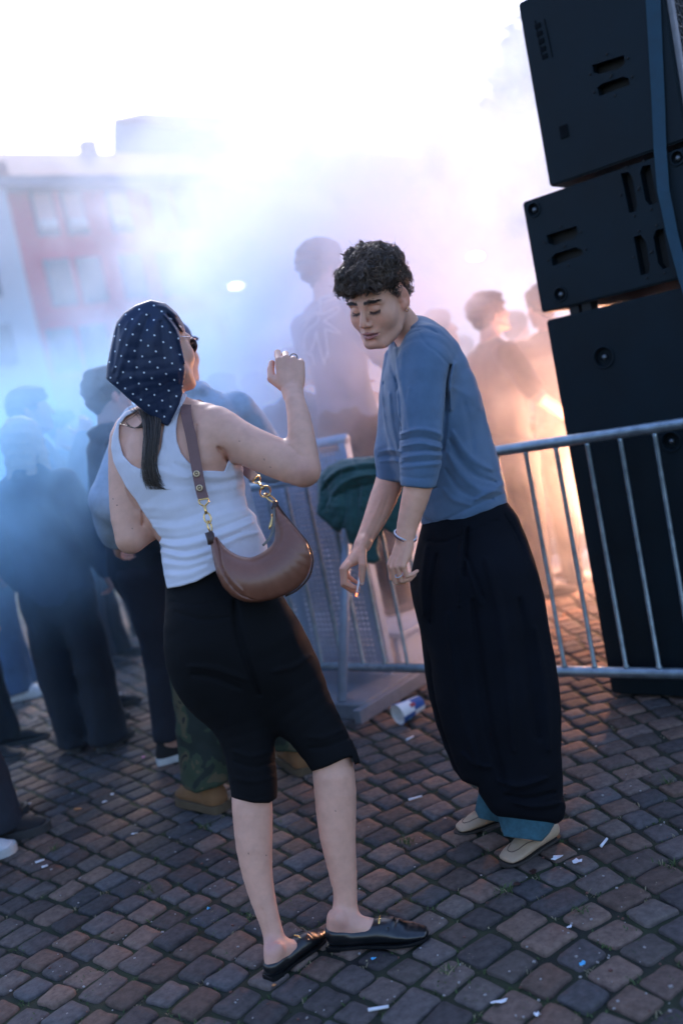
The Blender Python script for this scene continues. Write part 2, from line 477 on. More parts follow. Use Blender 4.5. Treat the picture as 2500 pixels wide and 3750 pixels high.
def ground():
    n = 160; xs = np.linspace(-4, 4, n); ys = np.linspace(1, 9, n)
    X, Y = np.meshgrid(xs, ys, indexing='ij'); P = np.stack([X, Y], -1).reshape(-1, 2)
    Z = -.0085+.0025*smooth_noise(np.c_[P, P[:, :1]*0], 40, 3)+.0018*smooth_noise(np.c_[P, P[:, :1]*0], 110, 4)
    V = np.c_[P, Z]; I = np.arange(n*n).reshape(n, n)
    F = np.stack([I[:-1, :-1], I[1:, :-1], I[1:, 1:], I[:-1, 1:]], -1).reshape(-1, 4)
    b = len(V); V = np.vstack([V, [(-400, -100, -.03), (400, -100, -.03), (400, 400, -.03), (-400, 400, -.03)]])
    m = mat('joint_soil', (.016,.014,.012), rough=.95, col2=(.028,.040,.014), scale=9, bump=1.0, bscale=420)
    F = np.vstack([F, [[b, b+1, b+2, b+3]]])
    tag(mesh_obj('ground', V, F, m, None, True), kind='structure')
ground()
def blades(mb, c, n, h, spread, r):
    for _ in range(n):
        a = r.uniform(0, 6.28); x = c[0]+r.gauss(0, spread); y = c[1]+r.gauss(0, spread); H = h*r.uniform(.4, 1.2); L = H*r.uniform(.3, 1.6)
        w_ = .0011*r.uniform(.7, 1.8); dx, dy = math.cos(a), math.sin(a)
        p = [np.array([x+dx*L*t, y+dy*L*t, -.008+H*(t*(1.7-.9*t))]) for t in (0, .35, .7, 1)]
        s_ = np.array([-dy, dx, 0])*w_
        V = [p[0]-s_, p[0]+s_, p[1]-s_, p[1]+s_, p[2]-s_*.6, p[2]+s_*.6, p[3]]
        mb.add(V, [(0, 1, 3, 2), (2, 3, 5, 4), (4, 5, 6)])
green = mat('weed_green', (.05,.085,.022), rough=.8, var=.4, scale=30); straw = mat('dry_straw', (.24,.2,.12), rough=.9, var=.3, scale=40)
def weeds():
    r = random.Random(3); mb = MB()
    for i in range(900):
        px, py = r.uniform(0, 2500), r.uniform(2650, 3750); g = G(px, py); mb.mi = 0 if r.random() < .8 else 1
        blades(mb, g, r.randint(3, 9), .010, .008, r)
    o = mb.build('moss', [green, straw]); tag(o, 'low green moss and dry stalks growing in the paving joints', 'moss', kind='stuff')
    labs = {(555, 3262): 'spiky green weed tuft left of the woman\'s bare calves', (190, 3120): 'dark weed tuft beside the cigarette ends near the white sneaker', (2440, 2870): 'bright green weed tuft by the right edge of the paving',
            (750, 3030): 'small weed tuft on the paving left of the calves', (1490, 3090): 'dry grass tuft between the woman\'s calf and the tan loafers', (1850, 3270): 'weed with pale stalks in front of the tan loafer',
            (2120, 3340): 'green weed in the joint right of the red stains', (1640, 3560): 'low weed in the joint below the black loafer toe', (2440, 3170): 'mossy weed near the right edge below the cigarette end'}
    for (px, py), l in labs.items():
        mb = MB(); g = G(px, py); blades(mb, g, 26, .026, .012, r); mb.mi = 1; blades(mb, g, 7, .02, .01, r)
        tag(mb.build('weed', [green, straw]), l, 'weed', 'weeds in the paving joints')
weeds()
# ------------------------------------------------------------------ litter
white_p = mat('cigarette_paper', (.72,.72,.76), rough=.8, var=.1); orange_p = mat('filter_tip', (.62,.26,.1), rough=.8)
pink_p = mat('pink_scrap', (.8,.2,.5), rough=.6); blue_p = mat('blue_scrap', (.08,.4,.7), rough=.5)
def cig(px, py, ang, label, L=.05, filt=True):
    g = G(px, py, .0055); d = np.array([math.cos(R_(ang)), math.sin(R_(ang)), .03]); mb = MB()
    mb.tube([g-d*L/2, g-d*L*.2, g+d*L/2], [.0040, .0038, .0033], 8)
    o = mb.build('cigarette_end', white_p, None, True); tag(o, label, 'cigarette end', 'cigarette ends on the paving')
    if filt:
        m2 = MB(); m2.tube([g+d*L*.12, g+d*L*.54], .0043, 8); m2.build('filter', orange_p, o, True)
cig(2210, 3085, 50, 'cigarette end with an orange filter right of the tan loafers', .042)
cig(1385, 3692, -5, 'long white cigarette end near the bottom edge of the paving', .046, False)
cig(1500, 2703, 35, 'white cigarette end below the fallen paper cup', .036, False)
cig(1520, 2922, 5, 'long white cigarette end between the calves and the wide trousers', .046, False)
cig(147, 3153, 12, 'upper white cigarette end beside the weed near the white sneaker', .03, False)
cig(165, 3172, 12, 'lower stubby cigarette end beside the weed near the white sneaker', .02, False)
cig(285, 2962, -18, 'orange cigarette end on the paving at the photo\'s left', .03, False).__class__
for o in list(COL.objects):
    if o.name.startswith('cigarette_end') and 'orange cigarette end on the paving' in o.get('label', ''): o.data.materials[0] = orange_p
def scrap(px, py, sx, sy, m, label, seed):
    r = random.Random(seed); g = G(px, py); n = 9; P = []
    for i in range(n):
        a = 6.283*i/n; k = r.uniform(.7, 1.15); P.append(g+np.array([math.cos(a)*sx*k, math.sin(a)*sy*k, .002+r.uniform(0, .006)]))
    V = P+[p+np.array([0, 0, .0012]) for p in P]; V.append(g+np.array([0, 0, .007])); V.append(g+np.array([0, 0, .003]))
    F = [(i, (i+1) % n, n+(i+1) % n, n+i) for i in range(n)]+[(n+i, n+(i+1) % n, 2*n) for i in range(n)]+[((i+1) % n, i, 2*n+1) for i in range(n)]
    tag(mesh_obj('paper_scrap', V, F, m, None, False), label, 'litter', 'scraps of litter on the paving')
scrap(2042, 3145, .020, .009, white_p, 'elongated white paper scrap right of the tan loafer toe', 1)
scrap(2112, 3160, .013, .012, white_p, 'crumpled white tissue scrap beside the elongated paper scrap', 2)
scrap(527, 2776, .008, .006, pink_p, 'tiny pink scrap under the black canvas sneaker', 3)
scrap(766, 3332, .006, .005, blue_p, 'tiny blue scrap left of the woman\'s leg', 4)
scrap(2133, 3536, .007, .006, blue_p, 'tiny blue scrap at the photo\'s lower right', 5)
scrap(1368, 3518, .007, .004, blue_p, 'tiny blue scrap under the woman\'s right loafer', 6)
scrap(1004, 3614, .007, .005, orange_p, 'tiny orange scrap behind the woman\'s black heel', 7)
scrap(1830, 3675, .022, .007, white_p, 'thin grey paper strip at the bottom of the paving', 8)
scrap(412, 2912, .008, .007, white_p, 'round white crumb of paper on the far left paving', 9)
scrap(385, 2940, .011, .005, white_p, 'flat white paper flake below the round white crumb', 10)
scrap(110, 2948, .008, .005, white_p, 'white crumb beside the dark jeans hem', 11)
scrap(495, 3058, .014, .004, white_p, 'thin torn paper strip halfway to the woman\'s calf', 12)
scrap(2085, 3400, .007, .006, white_p, 'white crumb in the joint below the red stains', 13)
scrap(1965, 3722, .007, .006, white_p, 'white pebble-like scrap at the bottom edge', 14)
def crumbs():
    r = random.Random(21); mb = MB()
    for i in range(260):
        g = G(r.uniform(0, 2500), r.uniform(2700, 3740)); s_ = r.uniform(.0012, .0032)
        mb.mi = r.choice([0, 0, 0, 1]); mb.box(g+np.array([0, 0, .002]), (s_, s_*r.uniform(.4, 1.5), s_*.5), np.array(Matrix.Rotation(r.uniform(0, 3), 3, 'Z')))
    tag(mb.build('gravel_crumbs', [mat('grit', (.3,.28,.27)), mat('dark_grit', (.12,.05,.04))]), 'tiny pale grit strewn over the paving', 'grit', kind='stuff')
crumbs()
def stain(px, py, r1, seed, lab):
    g = G(px, py); n = 14; r = random.Random(seed); P = [g+np.array([math.cos(i/n*6.283)*r1*r.uniform(.6, 1.2), math.sin(i/n*6.283)*r1*1.3*r.uniform(.6, 1.2), .0035]) for i in range(n)]
    tag(mesh_obj('stain', P+[g+np.array([0, 0, .005])], [(i, (i+1) % n, n) for i in range(n)], mat('dark_red_stain', (.035,.012,.01), rough=.5), None, True), lab, 'stain', 'dark red stains on the stones')
stain(1952, 3196, .012, 1, 'larger dark red stain below the tan loafer'); stain(1892, 3240, .009, 2, 'smaller dark red stain lower left of the large one')
stain(1785, 3310, .005, 3, 'smallest red stain spot nearest the black loafer')
# ------------------------------------------------------------------ vertical-plane helper
class VP:
    def __init__(s, A, ang):
        s.A = np.asarray(A, float); s.u = np.array([math.cos(R_(ang)), math.sin(R_(ang)), 0.]); s.n = np.cross(np.array([0, 0, 1.]), s.u)  # n points away from camera (left-hand side of u)
        if s.n @ _F < 0: s.n = -s.n
    def sz(s, px, py):
        v = W(px, py, 1.0)-CAM; t = ((s.A-CAM) @ s.n)/(v @ s.n); p = CAM+t*v
        return np.array([(p-s.A) @ s.u, p[2]])
    def at(s, a, z, n=0.0): return s.A+s.u*a+s.n*n+np.array([0, 0, z-s.A[2]])
EZ = np.array([0, 0, 1.])
# ------------------------------------------------------------------ loudspeakers
cab_m = mat('cabinet_paint', (.0022,.009,.014), rough=.58, var=.35, scale=3, bump=.6, bscale=600, spec=.22)
dark_m = mat('recess_black', (.006,.007,.008), rough=.7); steel_m = mat('galvanised_steel', (.42,.47,.52), rough=.42, metal=.85, var=.15, scale=30, bump=.15, bscale=300)
bolt_m = mat('bolt_zinc', (.16,.18,.2), rough=.45, metal=.8); grille_m = mat('grille_steel', (.03,.033,.036), rough=.6)
SP = VP(G(2240, 2550), -42)
def bool_cut(V, F, cutters, name, m, parent, bev=.006):
    me = bpy.data.meshes.new('tmp'); me.from_pydata([tuple(v) for v in V], [], F)
    bm = bmesh.new(); bm.from_mesh(me); bmesh.ops.recalc_face_normals(bm, faces=bm.faces)
    if bev: bmesh.ops.bevel(bm, geom=list(bm.edges), offset=bev, segments=3, affect='EDGES')
    bm.to_mesh(me); bm.free(); a = bpy.data.objects.new('tmp', me); COL.objects.link(a); tmp = [a]
    for cv, cf in cutters:
        mc = bpy.data.meshes.new('tc'); mc.from_pydata([tuple(v) for v in cv], [], cf); b2 = bmesh.new(); b2.from_mesh(mc); bmesh.ops.recalc_face_normals(b2, faces=b2.faces); b2.to_mesh(mc); b2.free()
        c = bpy.data.objects.new('tc', mc); COL.objects.link(c); tmp.append(c)
        md = a.modifiers.new('b', 'BOOLEAN'); md.operation = 'DIFFERENCE'; md.object = c; md.solver = 'EXACT'
    dg = bpy.context.evaluated_depsgraph_get(); ev = bpy.data.meshes.new_from_object(a.evaluated_get(dg))
    vv = np.empty(len(ev.vertices)*3); ev.vertices.foreach_get('co', vv); ff = [tuple(p.vertices) for p in ev.polygons]
    for t in tmp: bpy.data.objects.remove(t)
    o = mesh_obj(name, vv.reshape(-1, 3), ff, m, parent, True); o.data.set_sharp_from_angle(angle=R_(30)); return o
def prism_vf(poly, n0, n1):
    n = len(poly); V = [SP.at(a, z, n0) for a, z in poly]+[SP.at(a, z, n1) for a, z in poly]
    return V, [tuple(range(n))[::-1], tuple(range(n, 2*n))]+[(i, (i+1) % n, n+(i+1) % n, n+i) for i in range(n)]
def speaker(s0, s1, z0, z1, depth, label, handles, bolts, wheels=()):
    root = empty('loudspeaker', SP.at(s0+.3, z0, .3), label, 'loudspeaker', 'stacked black loudspeaker cabinets')
    V, F = prism_vf([(s0, z0), (s1, z0), (s1, z1), (s0, z1)], 0, depth)
    hp = [[SP.sz(*p) for p in h] for h in handles]
    cuts = [prism_vf(h, -.05, .05) for h in hp]
    for bx, by, r in bolts:
        c = SP.sz(bx, by); cuts.append(prism_vf([(c[0]+r*math.cos(t), c[1]+r*math.sin(t)) for t in np.linspace(0, 6.283, 20, endpoint=False)], -.05, .016))
    bool_cut(V, F, cuts, 'cabinet', cab_m, root)
    for h in hp:
        h = np.array(h); c = h.mean(0); e = (h-c)*1.02+c; mb = MB(); V, F = prism_vf([tuple(p) for p in e], .044, .056); mb.add(V, F)
        long_ = np.ptp(h[:, 0]) > np.ptp(h[:, 1])
        mb.build('handle_cup', dark_m, root)
        mn, mx = h.min(0), h.max(0)                                # screws round the handle
        for a, z in ((mn[0]-.012, c[1]), (mx[0]+.012, c[1]), (c[0], mn[1]-.014), (c[0], mx[1]+.014)):
            m2 = MB(); m2.ball(SP.at(a, z, -.001), (.0045, .0045, .0045), 8, 5); m2.build('screw', dark_m, root)
    for bx, by, r in bolts:
        c = SP.sz(bx, by); mb = MB(); mb.ring(SP.at(c[0], c[1], -.001), SP.n, r*1.15, .004, 28, 6); mb.build('bolt_rim', cab_m, root, True)
        mb = MB(); mb.ball(SP.at(c[0], c[1], .008), .010, 12, 8); mb.build('bolt', bolt_m, root, True)
    return root
RPx = lambda l: [(1850+x*.4145, y*.4145) for x, y in l]
hT = [RPx([(762,575),(1042,486),(1054,560),(1010,604),(830,655),(775,640)]), RPx([(806,775),(850,738),(1030,678),(1085,690),(1098,750),(825,850)])]
R2 = lambda l: [(1850+x*.4145, 550+y*.4145) for x, y in l]
hM = [R2([(360,752),(625,668),(637,740),(600,782),(425,842),(378,825)]), R2([(402,950),(440,912),(618,858),(675,880),(684,925),(412,1024)]),
      R2([(1015,205),(1080,190),(1118,240),(1162,480),(1145,540),(1090,552)]), R2([(1186,200),(1205,140),(1275,126),(1340,460),(1270,487),(1232,440)]),
      R2([(1128,765),(1190,748),(1234,800),(1274,1030),(1262,1085),(1192,1105)]), R2([(1303,770),(1325,705),(1392,690),(1452,1030),(1388,1052),(1345,1000)])]
sp1 = speaker(0, .82, .012, 1.485, .75, 'tallest bottom loudspeaker cabinet standing on the paving behind the barrier', [], [(2209, 1308, .033), (2455, 1617, .030)])
sp2 = speaker(-.012, .80, 1.515, 1.93, .75, 'middle loudspeaker cabinet with six handle cutouts in its side', hM, [(1953, 768, .022), (2050, 1078, .022), (2478, 578, .02)])
sp3 = speaker(.108, .615, 1.95, 2.60, .62, 'topmost loudspeaker cabinet with a mesh front, strapped down', hT, [])
mb = MB()
for a in (.08, .7):
    for n in (.06, .68):
        for k in (0, 1): mb.box(SP.at(a, .006, n), (.03, .03, .006), None)
mb.build('foot', dark_m, sp1)
for a, n in ((.11, .05), (.16, .05), (.11, .6), (.7, .1), (.7, .6)): mb = MB(); mb.box(SP.at(a, 1.4995, n), (.018, .03, .0145), np.stack([SP.u, SP.n, EZ], 1)); mb.build('rubber_foot', dark_m, sp2)
mb = MB()                                                          # front of the top cabinet: frame and grille
for a, b, c, d in ((.02, .60, 1.97, 2.0), (.02, .60, 2.55, 2.58)): mb.box(SP.at(.622, (c+d)/2, (a+b)/2), (.008, (b-a)/2, (d-c)/2), np.stack([SP.u, SP.n, EZ], 1), .003)
for n in (.03, .59): mb.box(SP.at(.622, 2.275, n), (.008, .015, .27), np.stack([SP.u, SP.n, EZ], 1), .003)
mb.build('front_frame', mat('grey_frame', (.2,.2,.22), rough=.6), sp3)
mb = MB()
for i in range(15):
    for j in range(15): mb.ring(SP.at(.622, 2.02+i*.036, .06+j*.035), SP.u, .0145, .0022, 6, 4)
mb.box(SP.at(.6175, 2.275, .31), (.002, .26, .26), np.stack([SP.u, SP.n, EZ], 1)); mb.build('grille', grille_m, sp3)
mb = MB()                                                          # faint raised marks on the side
for k in range(5):
    c = SP.sz(1968+k*6.5, 95+k*28); mb.box(SP.at(c[0], c[1], -.001), (.011, .002, .008), np.stack([SP.u, SP.n, EZ], 1), .001)
for (x0, y0, x1, y1) in ((1958, 75, 1985, 215), (1992, 70, 2022, 210)):
    a = SP.sz(x0, y0); b = SP.sz(x1, y1); mb.tube([SP.at(*a, -.001), SP.at(*b, -.001)], .0018, 6)
mb.build('nameplate', mat('plate', (.003,.005,.007), rough=.8, spec=.1), sp3); mb = MB()
c = SP.sz(2064, 482); mb.box(SP.at(c[0], c[1], -.001), (.016, .002, .022), np.stack([SP.u, SP.n, EZ], 1), .001)
mb.build('nameplate', mat('plate', (.003,.005,.007), rough=.8, spec=.1), sp3)
# strap over the stack
def strap():
    pts = [(2392, -60), (2392, 0), (2402, 200), (2412, 400), (2418, 545), (2437, 700), (2470, 860), (2510, 1010), (2560, 1180)]
    hw = [27, 27, 25, 24, 23, 22, 21, 20, 20]
    V = []; n = len(pts)
    off = [-.004, -.004, -.004, -.004, -.006, -.022, -.022, -.024, -.024]
    for (x, y), h, o in zip(pts, hw, off):
        for sgn in (-1, 1):
            c = SP.sz(x+sgn*h, y-sgn*h*.08)
            V.append(SP.at(c[0], c[1], o))
    V += [v-SP.n*.0025 for v in V]; m = 2*n; F = []
    for i in range(n-1):
        a = 2*i; F += [(a, a+1, a+3, a+2), (m+a, m+a+2, m+a+3, m+a+1), (a, a+2, m+a+2, m+a), (a+1, m+a+1, m+a+3, a+3)]
    F += [(0, m, m+1, 1), (m-2, m-1, 2*m-1, 2*m-2)]
    tag(mesh_obj('strap', V, F, mat('strap_webbing', (.009,.05,.085), rough=.75, bump=.8, bscale=900), None, False), 'blue webbing strap running down over the loudspeaker stack', 'strap')
strap()
# ------------------------------------------------------------------ crowd-control barrier in front
BR = VP(G(1187, 2440, .15), -39.75)
steel_b = mat('worn_steel', (.26,.33,.38), rough=.38, metal=.75, var=.3, scale=25, bump=.35, bscale=250)
def barrier(pl, s0, s1, first, pitch, label, zt=1.045, zb=.15, feet=True, r=.021, rb=.0085, group='steel barriers'):
    root = empty('crowd_barrier', pl.at((s0+s1)/2, 0), label, 'barrier', group)
    mb = MB(); c = .09
    pts = [pl.at(s0, zb, 0)]
    mb.tube([pl.at(s0+c, zt), pl.at(s1-c, zt)], r, 14, False); mb.build('top_rail', steel_b, root, True)
    mb = MB(); mb.tube([pl.at(s0+c, zb), pl.at(s1-c, zb)], r, 14, False); mb.build('bottom_rail', steel_b, root, True)
    for e, sg in ((s0, 1), (s1, -1)):
        arc = [pl.at(e+sg*c, zb)]+[pl.at(e+sg*(c-c*math.sin(t)), zb+c-c*math.cos(t)) for t in np.linspace(.2, 1.57, 6)]+[pl.at(e+sg*(c-c*math.cos(t)), zt-c+c*math.sin(t)) for t in np.linspace(0, 1.4, 6)]+[pl.at(e+sg*c, zt)]
        mb = MB(); mb.tube(arc, r, 14); mb.build('end_post', steel_b, root, True)
    a = first
    while a < s1-.06:
        if a > s0+.06:
            mb = MB(); mb.tube([pl.at(a, zb+r*.6), pl.at(a, zb+r+.004), pl.at(a, zb+r+.012), pl.at(a, zt-r-.01), pl.at(a, zt-r*.6)], [rb*1.5, rb*1.4, rb, rb, rb*1.4], 10)
            mb.build('bar', steel_b, root, True)
        a += pitch
    if feet:
        for a in (s0+.25, s1-.25):
            mb = MB(); mb.tube([pl.at(a, .02, -.3), pl.at(a, .03, -.22), pl.at(a, zb-.02, -.03), pl.at(a, zb-.01, .03), pl.at(a, .03, .22), pl.at(a, .02, .3)], .016, 10); mb.build('foot', steel_b, root, True)
    return root
barrier(BR, -.62, 2.1, .106-.1225*5, .1245, 'steel crowd barrier in front of the loudspeakers with a jacket over it', zt=1.035, feet=False)
# far barriers, hazy and lit by the flare
alu = mat('barrier_aluminium', (.62,.64,.66), rough=.45, metal=.35, var=.1)
FB = VP(W(1165, 1650, 6.5)*np.array([1, 1, 0]), -3)
def stage_barrier(a0, label):
    root = empty('stage_barrier', FB.at(a0+.5, 0), label, 'stage barrier', 'low stage barriers behind the smoke')
    mb = MB(); mb.tube([FB.at(a0, 1.13), FB.at(a0+1.0, 1.13)], .03, 12); mb.build('top_rail', alu, root, True)
    mb = MB(); mb.box(FB.at(a0+.5, .62, .02), (.49, .004, .46), np.stack([FB.u, FB.n, EZ], 1)); mb.build('panel', alu, root)
    for a in (a0+.06, a0+.94):
        mb = MB(); mb.tube([FB.at(a, .05, -.7), FB.at(a, 1.1, -.03)], .022, 8); mb.build('brace', alu, root, True)
        mb = MB(); mb.box(FB.at(a, .57, .0), (.022, .012, .55), np.stack([FB.u, FB.n, EZ], 1)); mb.build('upright', alu, root)
    mb = MB(); mb.box(FB.at(a0+.5, .02, -.38), (.49, .4, .02), np.stack([FB.u, FB.n, EZ], 1), .004); mb.build('base_plate', alu, root)
for a0, l in ((-1.0, 'first stage barrier behind the woman\'s raised elbow'), (.03, 'stage barrier hidden behind the man in the sweater'), (1.06, 'brightly lit stage barrier by the flare, right of the sweater'), (2.09, 'stage barrier partly behind the loudspeaker stack')):
    stage_barrier(a0, l)
# near perforated barrier side-on, behind the steel bars
def perforated():
    P0 = G(1350, 2648); pl = VP(P0, -39.75)
    root = empty('perforated_barrier', pl.at(-.4, 0, .2), 'perforated aluminium stage barrier with a flat base behind the steel bars', 'stage barrier')
    alu2 = mat('perforated_aluminium', (.36,.45,.58), rough=.5, metal=.3, var=.12)
    V = []; F = []; nx, nz_, cs = 34, 40, .026; a1 = -.20
    idx = {}
    def vid(k, p):
        if k not in idx: idx[k] = len(V); V.append(p)
        return idx[k]
    for i in range(nx):
        for j in range(nz_):
            ax, zc = a1-(i+.5)*cs, .09+(j+.5)*cs
            cr = [vid(('c', i+di, j+dj), pl.at(a1-(i+di)*cs, .09+(j+dj)*cs, .42)) for di, dj in ((0, 0), (1, 0), (1, 1), (0, 1))]
            hole = (i % 17) not in (0, 16)
            h = [vid(('h', i, j, k), pl.at(ax-.0062*math.cos(t), zc+.0062*math.sin(t), .42)) for k, t in enumerate(np.linspace(math.pi, 3*math.pi, 8, endpoint=False)+.39-1.57*.5+.0)]
            # link hole ring to the square
            Pc = [V[c] for c in cr]
            order = [min(range(8), key=lambda k: np.linalg.norm(V[h[k]]-Pc[q])) for q in range(4)]
            for q in range(4):
                a, b = order[q], order[(q+1) % 4]; seq = [a]; st = 1 if (b-a) % 8 <= 4 else -1
                while seq[-1] != b: seq.append((seq[-1]+st) % 8)
                F.append([cr[q], cr[(q+1) % 4]]+[h[k] for k in seq[::-1]])
            if not hole: F.append(h)
    o = mesh_obj('perforated_panel', V, F, alu2, root, False)
    sd_ = o.modifiers.new('s', 'SOLIDIFY'); sd_.thickness = .003
    mb = MB(); R = np.stack([pl.u, pl.n, EZ], 1)
    mb.box(pl.at(-.65, .035, .28), (.6, .26, .035), R, .006); mb.box(pl.at(-.04, .03, .25), (.02, .27, .03), R, .003); mb.build('base_plate', mat('grey_base', (.17,.20,.24), rough=.6, bump=.3), root)
    for a in (-.17, -1.11):
        mb = MB(); mb.box(pl.at(a, .62, .42), (.02, .02, .56), R); mb.build('upright', alu2, root)
        mb = MB(); mb.tube([pl.at(a, .07, .05), pl.at(a, 1.0, .40)], .02, 8); mb.build('brace', alu2, root, True)
    mb = MB(); mb.tube([pl.at(-.15, 1.18, .42), pl.at(-1.13, 1.18, .42)], .024, 12); mb.build('top_rail', alu2, root, True)
    mb = MB(); mb.box(pl.at(-.65, .22, .72), (.5, .2, .012), R); mb.box(pl.at(-.2, .11, .72), (.012, .18, .11), R); mb.box(pl.at(-1.1, .11, .72), (.012, .18, .11), R); mb.build('step', alu2, root)
    return pl
PPL = perforated()
# ------------------------------------------------------------------ paper cup
def cup(px, py, ang, tilt, label, colours=True):
    g = G(px, py); ax = np.array([math.cos(R_(ang))*math.cos(R_(tilt)), math.sin(R_(ang))*math.cos(R_(tilt)), math.sin(R_(tilt))])
    R1, R2_, H = .044, .031, .125; c0 = g+np.array([0, 0, R1])
    tmp = nz(np.cross(ax, EZ)); vv = np.cross(tmp, ax); n = 40; prof = [(0, R1), (.002, R1+.0022), (.004, R1)]+[(.004+(H-.004)*t, R1+(R2_-R1)*t) for t in np.linspace(.05, 1, 22)]
    inner = [(H-.006, R2_-.002), (0.0, R1-.0016)]
    rows = prof+[(H, R2_-.003)]+[(H-.006, R2_-.004), (H-.006, .0005)]
    V = []; C = []
    for h, r in rows:
        for k in range(n):
            t = 6.2832*k/n; V.append(c0+ax*h+r*(math.cos(t)*tmp+math.sin(t)*vv))
            band = (h/H); w_ = ((k/n*2.0) % 1.0)
            col = (.8, .8, .82)
            if colours:
                q = (band*2.0+.15) % 1.0
                if (w_ < .5) != (band < .52): col = (.03, .10, .32)
                if .40 < band < .62 and .12 < w_ < .30: col = (.45, .07, .07)
                if .25 < band < .38 and .62 < w_ < .82: col = (.1, .45, .7)
            C.append(col)
    F = [(i*n+k, i*n+(k+1) % n, (i+1)*n+(k+1) % n, (i+1)*n+k) for i in range(len(rows)-1) for k in range(n)]
    b = len(V)                                                       # inner wall
    for h, r in [(0, R1-.001), (H-.007, R2_-.004), (H-.0075, .001)]:
        for k in range(n):
            t = 6.2832*k/n; V.append(c0+ax*h+r*(math.cos(t)*tmp+math.sin(t)*vv)); C.append((.75, .75, .74))
    F += [(b+i*n+(k+1) % n, b+i*n+k, b+(i+1)*n+k, b+(i+1)*n+(k+1) % n) for i in range(2) for k in range(n)]
    F += [(k, b+k, b+(k+1) % n, (k+1) % n) for k in range(n)]
    o = mesh_obj('paper_cup', V, F, mat('cup_print', (1, 1, 1), rough=.45, var=.02, vcol=True), None, True, cols=np.array(C)); o.data.set_sharp_from_angle(angle=R_(40))
    tag(o, label, 'paper cup')
cup(1462, 2655, 33, 4, 'white and blue paper cup lying beside the barrier base')
cup(990, 2700, 120, 3, 'white and blue paper cup seen between the woman\'s trouser legs')
